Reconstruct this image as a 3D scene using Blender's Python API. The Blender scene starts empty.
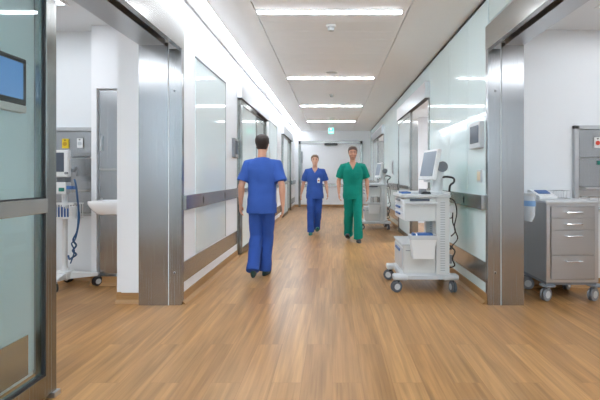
import bpy, bmesh, math, random
from mathutils import Vector, Matrix, noise
random.seed(7)
S = bpy.context.scene
COL = S.collection
PI = math.pi
R = math.radians

# ------------------------------------------------------------------ materials
def nt(name):
    m = bpy.data.materials.new(name); m.use_nodes = True
    t = m.node_tree; t.nodes.clear()
    out = t.nodes.new('ShaderNodeOutputMaterial')
    return m, t, out

def srgb(r, g, b):
    f = lambda c: (c/255/12.92) if c/255 <= .04045 else ((c/255+.055)/1.055)**2.4
    return (f(r), f(g), f(b), 1)

def mat(name, rgb, rough=.5, metal=0, coat=0, spec=.5, var=.04, vscale=6, bump=0, bscale=40, stretch=(1,1,1), rvar=0, emit=None, es=0, brush=None):
    m, t, out = nt(name)
    p = t.nodes.new('ShaderNodeBsdfPrincipled')
    tc = t.nodes.new('ShaderNodeTexCoord'); mp = t.nodes.new('ShaderNodeMapping')
    mp.inputs['Scale'].default_value = stretch
    t.links.new(tc.outputs['Object'], mp.inputs['Vector'])
    n = t.nodes.new('ShaderNodeTexNoise'); n.inputs['Scale'].default_value = vscale; n.inputs['Detail'].default_value = 4
    t.links.new(mp.outputs[0], n.inputs['Vector'])
    mx = t.nodes.new('ShaderNodeMix'); mx.data_type = 'RGBA'
    c = srgb(*rgb)
    mx.inputs[6].default_value = tuple(max(0, x*(1-var)) for x in c[:3])+(1,)
    mx.inputs[7].default_value = tuple(min(1, x*(1+var)) for x in c[:3])+(1,)
    t.links.new(n.outputs['Fac'], mx.inputs[0]); t.links.new(mx.outputs[2], p.inputs['Base Color'])
    p.inputs['Roughness'].default_value = rough; p.inputs['Metallic'].default_value = metal
    p.inputs['Coat Weight'].default_value = coat; p.inputs['Coat Roughness'].default_value = .03
    p.inputs['Specular IOR Level'].default_value = spec
    if brush:
        p.inputs['Anisotropic'].default_value = .85
        if brush == 'v':
            gn = t.nodes.new('ShaderNodeNewGeometry'); cr = t.nodes.new('ShaderNodeVectorMath'); cr.operation = 'CROSS_PRODUCT'
            cr.inputs[1].default_value = (.02, .03, 1); t.links.new(gn.outputs['Normal'], cr.inputs[0]); t.links.new(cr.outputs[0], p.inputs['Tangent'])
        else:
            cv = t.nodes.new('ShaderNodeCombineXYZ'); cv.inputs[2].default_value = 1; cv.inputs[0].default_value = .05; t.links.new(cv.outputs[0], p.inputs['Tangent'])
    if rvar:
        mr = t.nodes.new('ShaderNodeMapRange')
        mr.inputs['To Min'].default_value = max(0, rough-rvar); mr.inputs['To Max'].default_value = rough+rvar
        t.links.new(n.outputs['Fac'], mr.inputs['Value']); t.links.new(mr.outputs[0], p.inputs['Roughness'])
    if bump:
        n2 = t.nodes.new('ShaderNodeTexNoise'); n2.inputs['Scale'].default_value = bscale; n2.inputs['Detail'].default_value = 3
        t.links.new(mp.outputs[0], n2.inputs['Vector'])
        b = t.nodes.new('ShaderNodeBump'); b.inputs['Strength'].default_value = bump; b.inputs['Distance'].default_value = .01
        t.links.new(n2.outputs['Fac'], b.inputs['Height']); t.links.new(b.outputs[0], p.inputs['Normal'])
    if emit:
        p.inputs['Emission Color'].default_value = srgb(*emit); p.inputs['Emission Strength'].default_value = es
    t.links.new(p.outputs[0], out.inputs[0])
    return m

def emission(name, rgb, s):
    m, t, out = nt(name)
    e = t.nodes.new('ShaderNodeEmission'); e.inputs[0].default_value = srgb(*rgb); e.inputs[1].default_value = s
    t.links.new(e.outputs[0], out.inputs[0])
    return m

def floor_mat(name):
    m, t, out = nt(name)
    L = t.links.new
    p = t.nodes.new('ShaderNodeBsdfPrincipled')
    tc = t.nodes.new('ShaderNodeTexCoord')
    sep = t.nodes.new('ShaderNodeSeparateXYZ'); L(tc.outputs['Object'], sep.inputs[0])
    cmb = t.nodes.new('ShaderNodeCombineXYZ'); L(sep.outputs['Y'], cmb.inputs['X']); L(sep.outputs['X'], cmb.inputs['Y'])
    br = t.nodes.new('ShaderNodeTexBrick'); L(cmb.outputs[0], br.inputs['Vector'])
    br.offset = .37; br.inputs['Scale'].default_value = 1
    br.inputs['Brick Width'].default_value = 1.5; br.inputs['Row Height'].default_value = .185
    br.inputs['Mortar Size'].default_value = .0016; br.inputs['Mortar Smooth'].default_value = .3; br.inputs['Bias'].default_value = 0
    br.inputs['Color1'].default_value = (0,0,0,1); br.inputs['Color2'].default_value = (1,1,1,1); br.inputs['Mortar'].default_value = (.2,.2,.2,1)
    ramp = t.nodes.new('ShaderNodeValToRGB'); L(br.outputs['Color'], ramp.inputs[0])
    e = ramp.color_ramp.elements
    e[0].position = 0; e[0].color = srgb(162,119,72); e[1].position = 1; e[1].color = srgb(177,134,85)
    x = e.new(.5); x.color = srgb(169,126,78)
    # grain: streaks along the plank, shifted from plank to plank
    add = t.nodes.new('ShaderNodeVectorMath'); add.operation = 'ADD'
    sc = t.nodes.new('ShaderNodeVectorMath'); sc.operation = 'SCALE'; sc.inputs['Scale'].default_value = 17
    L(br.outputs['Color'], sc.inputs[0]); L(tc.outputs['Object'], add.inputs[0]); L(sc.outputs[0], add.inputs[1])
    mp = t.nodes.new('ShaderNodeMapping'); mp.inputs['Scale'].default_value = (44, 1.5, 1); L(add.outputs[0], mp.inputs[0])
    n = t.nodes.new('ShaderNodeTexNoise'); n.inputs['Scale'].default_value = 1; n.inputs['Detail'].default_value = 6; n.inputs['Distortion'].default_value = .6
    L(mp.outputs[0], n.inputs['Vector'])
    mp2 = t.nodes.new('ShaderNodeMapping'); mp2.inputs['Scale'].default_value = (9, .7, 1); L(add.outputs[0], mp2.inputs[0])
    n2 = t.nodes.new('ShaderNodeTexNoise'); n2.inputs['Scale'].default_value = 1; n2.inputs['Detail'].default_value = 4; n2.inputs['Distortion'].default_value = 1.2
    L(mp2.outputs[0], n2.inputs['Vector'])
    r1 = t.nodes.new('ShaderNodeMapRange'); r1.inputs['From Min'].default_value = .3; r1.inputs['From Max'].default_value = .7
    r1.inputs['To Min'].default_value = .80; r1.inputs['To Max'].default_value = 1.17; L(n.outputs['Fac'], r1.inputs['Value'])
    r2 = t.nodes.new('ShaderNodeMapRange'); r2.inputs['From Min'].default_value = .3; r2.inputs['From Max'].default_value = .7
    r2.inputs['To Min'].default_value = .78; r2.inputs['To Max'].default_value = 1.18; L(n2.outputs['Fac'], r2.inputs['Value'])
    mu = t.nodes.new('ShaderNodeMath'); mu.operation = 'MULTIPLY'; L(r1.outputs[0], mu.inputs[0]); L(r2.outputs[0], mu.inputs[1])
    cm = t.nodes.new('ShaderNodeVectorMath'); cm.operation = 'SCALE'; L(ramp.outputs[0], cm.inputs[0]); L(mu.outputs[0], cm.inputs['Scale'])
    jm = t.nodes.new('ShaderNodeMix'); jm.data_type = 'RGBA'; L(br.outputs['Fac'], jm.inputs[0]); L(cm.outputs[0], jm.inputs[6])
    jm.inputs[7].default_value = srgb(150,108,66)
    L(jm.outputs[2], p.inputs['Base Color'])
    p.inputs['Roughness'].default_value = .34; p.inputs['Specular IOR Level'].default_value = .45
    b = t.nodes.new('ShaderNodeBump'); b.inputs['Strength'].default_value = .06; b.inputs['Distance'].default_value = .004
    L(n.outputs['Fac'], b.inputs['Height']); L(b.outputs[0], p.inputs['Normal'])
    L(p.outputs[0], out.inputs[0])
    return m

def clear_glass(name, tint, fac=.10):
    m, t, out = nt(name)
    tr = t.nodes.new('ShaderNodeBsdfTransparent'); tr.inputs[0].default_value = srgb(*tint)
    gl = t.nodes.new('ShaderNodeBsdfGlossy'); gl.inputs['Roughness'].default_value = .02
    mx = t.nodes.new('ShaderNodeMixShader')
    fr = t.nodes.new('ShaderNodeFresnel'); fr.inputs['IOR'].default_value = 1.5
    g = t.nodes.new('ShaderNodeNewGeometry'); iv = t.nodes.new('ShaderNodeMath'); iv.operation = 'SUBTRACT'; iv.inputs[0].default_value = 1
    t.links.new(g.outputs['Backfacing'], iv.inputs[1])
    mu = t.nodes.new('ShaderNodeMath'); mu.operation = 'MULTIPLY'
    t.links.new(fr.outputs[0], mu.inputs[0]); t.links.new(iv.outputs[0], mu.inputs[1]); t.links.new(mu.outputs[0], mx.inputs[0])
    t.links.new(tr.outputs[0], mx.inputs[1]); t.links.new(gl.outputs[0], mx.inputs[2]); t.links.new(mx.outputs[0], out.inputs[0])
    return m

def perforated(name):
    # grey equipment rail with rows of small dark holes
    m, t, out = nt(name)
    p = t.nodes.new('ShaderNodeBsdfPrincipled'); p.inputs['Roughness'].default_value = .4
    tc = t.nodes.new('ShaderNodeTexCoord'); w = t.nodes.new('ShaderNodeTexWave'); w.wave_type = 'BANDS'; w.bands_direction = 'Z'
    w.inputs['Scale'].default_value = 12
    t.links.new(tc.outputs['Object'], w.inputs['Vector'])
    r = t.nodes.new('ShaderNodeValToRGB'); r.color_ramp.elements[0].position = .15; r.color_ramp.elements[0].color = srgb(168,172,174)
    r.color_ramp.elements[1].position = .5; r.color_ramp.elements[1].color = srgb(206,210,212)
    t.links.new(w.outputs['Fac'], r.inputs[0]); t.links.new(r.outputs[0], p.inputs['Base Color'])
    t.links.new(p.outputs[0], out.inputs[0])
    return m

def frosted(name, rgb):
    m, t, out = nt(name)
    L = t.links.new
    tc = t.nodes.new('ShaderNodeTexCoord'); n = t.nodes.new('ShaderNodeTexNoise'); n.inputs['Scale'].default_value = 1.5
    L(tc.outputs['Object'], n.inputs['Vector'])
    mx = t.nodes.new('ShaderNodeMix'); mx.data_type = 'RGBA'; c = srgb(*rgb)
    mx.inputs[6].default_value = tuple(x*.97 for x in c[:3])+(1,); mx.inputs[7].default_value = c
    L(n.outputs['Fac'], mx.inputs[0])
    d = t.nodes.new('ShaderNodeBsdfDiffuse'); tl = t.nodes.new('ShaderNodeBsdfTranslucent'); gl = t.nodes.new('ShaderNodeBsdfGlossy')
    gl.inputs['Roughness'].default_value = .06
    L(mx.outputs[2], d.inputs[0]); L(mx.outputs[2], tl.inputs[0])
    a = t.nodes.new('ShaderNodeMixShader'); a.inputs[0].default_value = .6; L(d.outputs[0], a.inputs[1]); L(tl.outputs[0], a.inputs[2])
    lw = t.nodes.new('ShaderNodeLayerWeight'); lw.inputs[0].default_value = .25
    b = t.nodes.new('ShaderNodeMixShader'); L(lw.outputs['Fresnel'], b.inputs[0]); L(a.outputs[0], b.inputs[1]); L(gl.outputs[0], b.inputs[2])
    L(b.outputs[0], out.inputs[0])
    return m

M = {}
M['wall'] = mat('white wall paint', (240,242,245), .45, var=.01, bump=.02, bscale=90)
M['room_wall'] = mat('cool white wall panel', (228,232,235), .4, var=.01)
M['ceil'] = mat('ceiling panel enamel', (243,244,245), .5, var=.015)
M['ceil_mid'] = mat('ceiling plank enamel', (242,243,245), .45, var=.02, vscale=2, stretch=(.6,9,1))
M['ceil_gap'] = mat('ceiling joint', (120,116,112), .7)
M['steel'] = mat('brushed stainless steel', (168,169,170), .27, 1, var=.035, vscale=2, stretch=(170,170,.5), rvar=.012, brush='v')
M['steel_h'] = mat('brushed stainless steel lengthwise', (182,181,178), .25, 1, var=.03, vscale=2, stretch=(170,.5,170), rvar=.012)
M['steel_f'] = mat('door frame steel', (146,146,143), .27, 1, var=.035, vscale=2, stretch=(170,170,.5), rvar=.012, brush='v')
M['steel_d'] = mat('satin drawer steel', (186,187,188), .38, 1, var=.05, vscale=2, stretch=(1,60,60), brush='h')
M['steel_l'] = mat('light satin steel', (205,206,208), .36, 1, var=.03, vscale=3)
M['alu'] = mat('satin aluminium', (196,198,200), .35, .9, var=.03)
M['chrome'] = mat('bright metal', (220,222,224), .15, 1, var=.02)
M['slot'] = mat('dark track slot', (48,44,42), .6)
M['rubber'] = mat('dark rubber', (38,38,40), .6)
M['black'] = mat('black plastic', (30,31,34), .35)
M['grey'] = mat('grey plastic', (128,132,138), .45)
M['tyre'] = mat('dark grey tyre', (92,97,104), .5)
M['ltgrey'] = mat('light grey plastic', (196,200,203), .4)
M['white'] = mat('white plastic', (224,226,227), .35, var=.015)
M['cart'] = mat('cart enamel', (207,209,208), .38, var=.015)
M['ceramic'] = mat('white ceramic', (238,240,242), .12, coat=.6, var=.01)
M['blue'] = mat('blue plastic', (56,98,158), .4)
M['cable'] = mat('blue cable', (40,78,120), .45)
M['teal'] = mat('green label', (30,128,118), .5)
M['yellow'] = mat('yellow plate', (226,196,40), .45)
M['red'] = mat('red disc', (206,70,48), .45)
M['glass_green'] = mat('pale green back-painted glass', (224,241,242), .06, coat=0, spec=.5, var=.012, vscale=1.5)
M['glass_pale'] = mat('pale frosted door glass', (230,242,244), .07, coat=0, spec=.5, var=.015, vscale=1.5)
M['glass_near'] = frosted('frosted sea green partition glass', (232,247,252))
M['glass_clear'] = clear_glass('clear door glass', (246,251,249))
M['joint'] = mat('silicone joint', (170,190,188), .6)
M['wood'] = floor_mat('oak plank vinyl')
M['wood_cove'] = mat('oak vinyl cove', (164,124,78), .4, var=.18, vscale=3, stretch=(3,1,30))
M['screen'] = mat('blue lit screen', (66,104,150), .12, var=.15, vscale=3, emit=(84,130,185), es=.28)
M['screen_dim'] = mat('grey screen', (84,92,104), .25, coat=0, spec=.2, var=.06)
M['screen_grey'] = mat('blue grey lit screen', (132,142,154), .15, var=.08, emit=(150,160,175), es=.05)
M['led'] = emission('lamp diffuser', (240,247,255), 15.0)
M['cove'] = emission('wall washer diffuser', (238,246,255), 8.5)
M['panel_led'] = emission('room lamp diffuser', (242,248,255), 4.0)
M['ward_fill'] = emission('added ward fill light', (246,248,255), 6.0)  # glow of the unseen fill lamps added in the two wards
M['exit'] = emission('lit green sign face', (84,205,176), 1.1)
M['exit_w'] = emission('lit white pictogram', (225,255,245), 1.1)
M['clearbag'] = mat('clear frosted plastic', (206,214,220), .2, coat=.5, var=.08, vscale=12)
M['skin'] = mat('skin', (205,152,126), .5, var=.05, vscale=9)
M['skin_f'] = mat('fair skin', (212,162,138), .5, var=.05, vscale=9)
M['hair_d'] = mat('dark brown hair', (44,30,24), .6, var=.4, vscale=40, bump=.4, bscale=60, stretch=(2,2,.5))
M['hair_b'] = mat('blonde hair', (106,80,56), .55, var=.25, vscale=40, bump=.4, bscale=60, stretch=(2,2,.5))
M['hair_m'] = mat('brown hair', (74,52,40), .6, var=.3, vscale=40, bump=.4, bscale=60)
M['beard'] = mat('short stubble', (150,104,82), .7, var=.2, vscale=60)
M['lips'] = mat('lips', (176,100,92), .5)
M['eye'] = mat('eye', (58,44,40), .2)
M['scrub_blue'] = mat('royal blue cotton', (58,91,167), .8, spec=.2, var=.08, vscale=7, bump=.15, bscale=350)
M['scrub_blue2'] = mat('deep blue cotton', (52,84,160), .8, spec=.2, var=.08, vscale=7, bump=.15, bscale=350)
M['scrub_green'] = mat('emerald green cotton', (14,130,114), .8, spec=.2, var=.08, vscale=7, bump=.15, bscale=350)
M['shoe_d'] = mat('dark clog rubber', (34,40,46), .45)
M['shoe_g'] = mat('green clog rubber', (14,112,100), .45)
M['shoe_dg'] = mat('dark green clog rubber', (26,66,66), .45)
M['perf'] = perforated('perforated equipment rail')

# ------------------------------------------------------------------ mesh helpers
class MB:
    def __init__(s): s.bm = bmesh.new()
    def _add(s, other, mtx=None):
        if mtx is not None: bmesh.ops.transform(other, matrix=mtx, verts=other.verts)
        me = bpy.data.meshes.new('tmp'); other.to_mesh(me); s.bm.from_mesh(me)
        bpy.data.meshes.remove(me); other.free(); return s
    def box(s, x0, x1, y0, y1, z0, z1, bev=0, seg=2, mtx=None):
        b = bmesh.new(); bmesh.ops.create_cube(b, size=1)
        for v in b.verts:
            v.co = Vector(((x0+x1)/2+v.co.x*(x1-x0), (y0+y1)/2+v.co.y*(y1-y0), (z0+z1)/2+v.co.z*(z1-z0)))
        if bev: bmesh.ops.bevel(b, geom=b.edges[:], offset=bev, segments=seg, affect='EDGES', profile=.5)
        return s._add(b, mtx)
    def cyl(s, p0, p1, r0, r1=None, n=20, bev=0):
        r1 = r0 if r1 is None else r1
        p0, p1 = Vector(p0), Vector(p1); d = p1-p0
        b = bmesh.new(); bmesh.ops.create_cone(b, cap_ends=True, segments=n, radius1=r0, radius2=r1, depth=d.length)
        if bev:
            es = [e for e in b.edges if any(len(f.verts) > 4 for f in e.link_faces)]
            bmesh.ops.bevel(b, geom=es, offset=bev, segments=2, affect='EDGES', profile=.5)
        q = d.to_track_quat('Z', 'Y').to_matrix().to_4x4()
        return s._add(b, Matrix.Translation((p0+p1)/2) @ q)
    def ell(s, c, r, n=16, mtx=None):
        b = bmesh.new(); bmesh.ops.create_uvsphere(b, u_segments=n, v_segments=max(6, n*2//3), radius=1)
        bmesh.ops.scale(b, vec=r, verts=b.verts); bmesh.ops.translate(b, vec=c, verts=b.verts)
        return s._add(b, mtx)
    def tube(s, pts, r, n=8, smooth=4):
        P = [Vector(p) for p in pts]
        if smooth and len(P) > 2:
            Q = []
            for i in range(len(P)-1):
                a, b_, c, d = P[max(i-1, 0)], P[i], P[i+1], P[min(i+2, len(P)-1)]
                for k in range(smooth):
                    t = k/smooth
                    Q.append(.5*((2*b_)+(c-a)*t+(2*a-5*b_+4*c-d)*t*t+(3*b_-a-3*c+d)*t**3))
            Q.append(P[-1]); P = Q
        rr = r if isinstance(r, (list, tuple)) else [r]*len(P)
        if len(rr) != len(P):
            rr = [rr[min(int(i/(len(P)-1)*(len(rr)-1)), len(rr)-2)]*(1-((i/(len(P)-1)*(len(rr)-1)) % 1 if i < len(P)-1 else 1)) +
                  rr[min(int(i/(len(P)-1)*(len(rr)-1))+1, len(rr)-1)]*((i/(len(P)-1)*(len(rr)-1)) % 1 if i < len(P)-1 else 1) for i in range(len(P))]
        return s.loft([(p, (q, q)) for p, q in zip(P, rr)], n)
    def loft(s, rings, n=16, ref=None):
        """rings: (centre, (ra, rb)) or with an exact (ua, ub) basis; a closed skin over elliptical rings"""
        b = bmesh.new(); prev = None; first = None; u = None
        P = [Vector(r[0]) for r in rings]
        for i, rg in enumerate(rings):
            if len(rg) > 2: ua, ub = Vector(rg[2][0]), Vector(rg[2][1])
            else:
                d = (P[min(i+1, len(P)-1)]-P[max(i-1, 0)])
                d = d.normalized() if d.length > 1e-9 else Vector((0,0,1))
                if u is None:
                    u = Vector(ref) if ref else (Vector((1,0,0)) if abs(d.x) < .8 else Vector((0,1,0)))
                u = (u-d*u.dot(d)).normalized()
                ua, ub = u, d.cross(u)
            vs = [b.verts.new(P[i]+ua*rg[1][0]*math.cos(2*PI*k/n)+ub*rg[1][1]*math.sin(2*PI*k/n)) for k in range(n)]
            if prev:
                for k in range(n): b.faces.new((prev[k], prev[(k+1) % n], vs[(k+1) % n], vs[k]))
            else: first = vs
            prev = vs
        b.faces.new(list(reversed(first))); b.faces.new(prev)
        bmesh.ops.recalc_face_normals(b, faces=b.faces)
        return s._add(b)
    def prism(s, poly, a, b_, axis='y', bev=0):
        """poly in the plane across the axis (x,z for y; y,z for x; x,y for z), extruded from a to b_"""
        mk = {'y': lambda p, t: (p[0], t, p[1]), 'x': lambda p, t: (t, p[0], p[1]), 'z': lambda p, t: (p[0], p[1], t)}[axis]
        b = bmesh.new()
        v0 = [b.verts.new(mk(p, a)) for p in poly]; v1 = [b.verts.new(mk(p, b_)) for p in poly]
        n = len(poly)
        b.faces.new(v0); b.faces.new(list(reversed(v1)))
        for k in range(n): b.faces.new((v0[k], v0[(k+1) % n], v1[(k+1) % n], v1[k]))
        bmesh.ops.recalc_face_normals(b, faces=b.faces)
        if bev: bmesh.ops.bevel(b, geom=b.edges[:], offset=bev, segments=2, affect='EDGES', profile=.5)
        return s._add(b)
    def lathe(s, prof, c=(0,0,0), n=24):
        b = bmesh.new(); rows = []
        for r, z in prof:
            rows.append([b.verts.new((c[0]+max(r, 1e-4)*math.cos(2*PI*k/n), c[1]+max(r, 1e-4)*math.sin(2*PI*k/n), c[2]+z)) for k in range(n)])
        for i in range(len(rows)-1):
            for k in range(n): b.faces.new((rows[i][k], rows[i][(k+1) % n], rows[i+1][(k+1) % n], rows[i+1][k]))
        b.faces.new(list(reversed(rows[0]))); b.faces.new(rows[-1])
        bmesh.ops.recalc_face_normals(b, faces=b.faces)
        return s._add(b)

def finish(o, ang=35):
    for p in o.data.polygons: p.use_smooth = True
    try: o.data.set_sharp_from_angle(angle=R(ang))
    except Exception: pass

def obj(name, mb, m, parent=None, ang=35):
    me = bpy.data.meshes.new(name); mb.bm.to_mesh(me); mb.bm.free()
    o = bpy.data.objects.new(name, me); COL.objects.link(o)
    me.materials.append(M[m] if isinstance(m, str) else m)
    finish(o, ang)
    if ang == 35:
        wn = o.modifiers.new('even shading', 'WEIGHTED_NORMAL'); wn.keep_sharp = True; wn.weight = 100
    if parent is not None:
        o.parent = parent
        w = parent.matrix_world.copy() if False else None
        off = WORLD.get(parent.name)
        if off is not None: o.location = -off
        WORLD[o.name] = Vector((0,0,0)) if off is None else Vector((0,0,0))
    return o
# every part is modelled in place; WORLD keeps the place of a thing's base so that a part's own offset undoes it
WORLD = {}

def tag(o, label, cat, group=None, kind=None):
    o['label'] = label; o['category'] = cat
    if group: o['group'] = group
    if kind: o['kind'] = kind
    return o

def thing(name, label, cat, loc=(0,0,0), group=None, kind=None):
    o = bpy.data.objects.new(name, None); COL.objects.link(o)
    o.location = loc; o.empty_display_size = .1
    WORLD[o.name] = Vector(loc)
    return tag(o, label, cat, group, kind)

def struct(name, mb, m, label, cat):
    return tag(obj(name, mb, m), label, cat, kind='structure')

def dup(o, parent=None, loc=None, **kw):
    c = o.copy(); COL.objects.link(c)
    if parent is not None: c.parent = parent
    if loc is not None: c.location = loc
    for k, v in kw.items(): c[k] = v
    for ch in list(o.children): dup(ch, c)
    return c

# ------------------------------------------------------------------ dimensions (metres; camera stands at the origin looking +Y)
XL, XR, H = -1.485, 1.54, 3.03
YB, YE = -5.0, 15.9
YJ = 3.9              # the two near door jambs
TL, TR = -1.88, 1.866   # room side of the corridor walls
D1 = (6.25, 8.95)
D2 = (11.7, 14.4)
HD = 2.48

# ------------------------------------------------------------------ setting
struct('floor', MB().box(-5.2, 5.2, YB, YE+.2, -.1, 0), 'wood', 'warm oak plank vinyl floor running the length of the corridor', 'floor')
mb = MB()
mb.box(-1.262, -.826, YB, YE, H, H+.04)
mb.box(.822, XR-.012, YB, YE, H, H+.04)
mb.box(XL+.014, -1.41, YB, YE, H, H+.04)
cg = struct('ceiling', mb, 'ceil', 'smooth warm white corridor ceiling panels beside the slatted middle strip', 'ceiling')
mb = MB()
y = YB
while y < YE-.01:
    mb.box(-.815, .811, y+.002, min(y+.30, YE)-.002, H, H+.03); y += .30
obj('ceiling_slats', mb, 'ceil_mid', cg)
obj('ceiling_joint', MB().box(XL-.05, XR+.05, YB, YE, H+.045, H+.12), 'ceil_gap', cg)

def wall_runs(x0, x1, runs, doors):
    mb = MB()
    for a, b in runs: mb.box(x0, x1, a, b, 0, H+.1)
    for a, b, z in doors: mb.box(x0, x1, a, b, z, H+.1)
    return mb
YO = 1.5   # near edge of the two near openings
wl = struct('wall_left', wall_runs(TL, XL, [(YJ+.002,D1[0]), (D1[1],D2[0]), (D2[1],YE)],
     [(D1[0],D1[1],2.5), (D2[0],D2[1],2.5)]).box(XL-.07, XL, YB, YO, 0, H+.1).box(XL-.07, XL, YO, YJ+.002, 2.74, H+.1).box(TL, TL+.1, YO, YJ+.002, 2.74, H+.1), 'wall', 'bright white corridor wall washed by the strip light', 'wall')
wr = struct('wall_right', wall_runs(XR, TR, [(YB,YO), (YJ+.002,D1[0]), (D1[1],D2[0]), (D2[1],YE)],
     [(YO,YJ+.002,2.74), (D1[0],D1[1],2.5), (D2[0],D2[1],2.5)]), 'room_wall', 'corridor wall clad in pale green glass panels', 'wall')
# glass cladding of the right wall: each sheet a part
def sheet(a, b, z0, z1): obj('glass_panel', MB().box(XR-.012, XR+.002, a+.003, b-.003, z0, z1), 'glass_green', wr)
for a, b in ((YJ+.02,4.52), (4.52,5.2), (5.2,D1[0]), (D1[1],9.9), (9.9,10.8), (10.8,D2[0]), (D2[1],15.1), (15.1,YE)):
    sheet(a, b, .02, H-.03)
for a, b in ((D1[0],7.6), (7.6,D1[1]), (D2[0],13.05), (13.05,D2[1]), (YO,YJ)): sheet(a, b, 2.76, H-.03)
sheet(-1, YO, .02, H-.03)
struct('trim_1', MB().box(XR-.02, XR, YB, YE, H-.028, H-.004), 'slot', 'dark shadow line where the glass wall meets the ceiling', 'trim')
struct('wall_rear', MB().box(XL-.5, XR+.5, YE, YE+.2, 0, H+.1), 'wall', 'white end wall of the corridor around the wide door', 'wall')
wf = thing('window_3', 'wide daylight window closing the corridor behind the viewer', 'window', (0, YB, 0), kind='structure')
struct('wall_front', MB().box(XL-.5, XR+.5, YB-.1, YB, 0, 1.36), 'wall', 'plain white wall under the daylight window behind the viewer', 'wall')
mb = MB().box(XL-.1, XR+.1, YB-.08, YB, 1.36, 1.42).box(XL-.1, XR+.1, YB-.08, YB, H-.06, H+.1)
for x in (XL-.02, -.5, .5, XR-.04): mb.box(x, x+.06, YB-.08, YB, 1.4, H)
obj('window_frame', mb, 'alu', wf)
obj('glass_pane', MB().box(XL, XR, YB-.05, YB-.04, 1.4, H), 'glass_clear', wf)
# left room
struct('wall_left_room', MB().box(-5.1, TL, 4.82, 5.0, 0, 3.1), 'room_wall', 'pale wall at the back of the left room behind the monitor stand', 'wall')
struct('wall_left_room_side', MB().box(-5.2, -5.1, -.2, 5.0, 0, 3.1).box(-5.2, -1.95, -.2, 0, 0, 3.1), 'room_wall', 'pale far walls of the left room', 'wall')
struct('wall_left_stub', MB().box(-2.15, TL-.002, 4.0, 4.82, .0, 3.0).box(-2.095, TL-.004, 3.975, 4.0, .10, 1.42), 'wall', 'short white wall end beside the left steel door jamb', 'wall')
struct('ceiling_left_room', MB().box(-5.1, TL, 0, 4.82, 3.0, 3.1), 'room_wall', 'cool white ceiling of the left room', 'ceiling')
struct('wall_left_column', MB().box(-2.78, -2.72, 4.62, 4.82, 0, 3.0).box(-2.72, -2.15, 4.62, 4.82, 2.27, 3.0), 'wall', 'white casing around the tall steel cabinet niche', 'wall')
# right room
struct('wall_right_room', MB().box(TR, 5.1, 4.55, 4.7, 0, 3.1), 'room_wall', 'pale wall at the back of the right room behind the drawer cart', 'wall')
struct('wall_right_room_side', MB().box(5.1, 5.2, -.2, 4.7, 0, 3.1).box(TR, 5.2, -.2, 0, 0, 3.1), 'room_wall', 'pale far walls of the right room', 'wall')
struct('ceiling_right_room', MB().box(TR, 5.1, 0, 4.55, 2.92, 3.1), 'room_wall', 'cool white ceiling of the right room', 'ceiling')

# baseboards: coved oak vinyl
def cove_x(x, s, a, b):   # along Y, standing off the wall by s
    return [(x, 0), (x+s*.05, 0), (x+s*.02, .03), (x+s*.012, .10), (x, .10)], a, b
def baseboard(name, x, s, runs, label):
    mb = MB()
    for a, b in runs:
        p, a, b = cove_x(x, s, a, b); mb.prism(p, a, b, 'y')
    struct(name, mb, 'wood_cove', label, 'baseboard')
baseboard('baseboard_left', XL, 1, [(YJ+.03,D1[0]-.02), (D1[1]+.02,D2[0]-.02), (D2[1]+.02,YE)], 'coved oak baseboard along the white left wall')
baseboard('baseboard_right', XR-.012, -1, [(YJ+.03,D1[0]-.02), (D1[1]+.02,D2[0]-.02), (D2[1]+.02,YE)], 'coved oak baseboard along the glass right wall')
def base_y(name, y, runs, label):
    mb = MB()
    for a, b in runs: mb.prism([(y, 0), (y-.05, 0), (y-.02, .03), (y-.012, .10), (y, .10)], a, b, 'x')
    struct(name, mb, 'wood_cove', label, 'baseboard')
base_y('baseboard_rear', YE, [(XL,-1.33), (1.21,XR)], 'coved oak baseboard at the end wall beside the wide door')
base_y('baseboard_left_room', 4.82, [(-5.1,-2.78)], 'coved oak baseboard behind the monitor stand')
base_y('baseboard_left_stub', 4.0, [(-2.15,TL)], 'coved oak baseboard at the white wall end by the left jamb')
base_y('baseboard_left_niche', 4.62, [(-2.78,-2.15)], 'coved oak baseboard under the tall steel cabinet')
base_y('baseboard_right_room', 4.55, [(TR,5.1)], 'coved oak baseboard behind the steel drawer cart')

# kick plates and white strips
n = 2
def kick(x, s, a, b, label):
    global n
    struct('trim_%d' % n, MB().box(min(x, x+s*.012), max(x, x+s*.012), a, b, .205, .405, .002), 'steel_h', label, 'kick plate'); n += 1
kick(XL, 1, YJ+.03, D1[0]-.03, 'steel kick plate low on the left wall before the first sliding door')
kick(XL, 1, D1[1]+.03, D2[0]-.03, 'steel kick plate low on the left wall between the sliding doors')
kick(XL, 1, D2[1]+.03, YE-.02, 'steel kick plate low on the left wall past the second sliding door')
kick(XR-.012, -1, YJ+.03, D1[0]-.03, 'steel kick plate low on the glass wall behind the near cart')
kick(XR-.012, -1, D1[1]+.03, D2[0]-.03, 'steel kick plate low on the glass wall behind the far cart')
kick(XR-.012, -1, D2[1]+.03, YE-.02, 'steel kick plate low on the glass wall past the last door')

# left wall glass panels
def wall_window(k, a, b, label):
    w = thing('window_%d' % k, label, 'glass panel', (XL, (a+b)/2, 1.45), kind='structure')
    obj('glass_pane', MB().box(XL-.002, XL+.006, a, b, .42, 2.54), 'glass_pale', w)
    obj('window_frame', MB().box(XL-.002, XL+.014, a-.006, b+.006, 2.54, 2.556).box(XL-.002, XL+.010, b, b+.008, .42, 2.54), 'grey', w)
wall_window(1, 4.34, 5.55, 'tall pale glass panel set in the left wall before the first sliding door')
wall_window(2, 9.45, 10.75, 'tall pale glass panel in the left wall between the two sliding doors')

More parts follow.
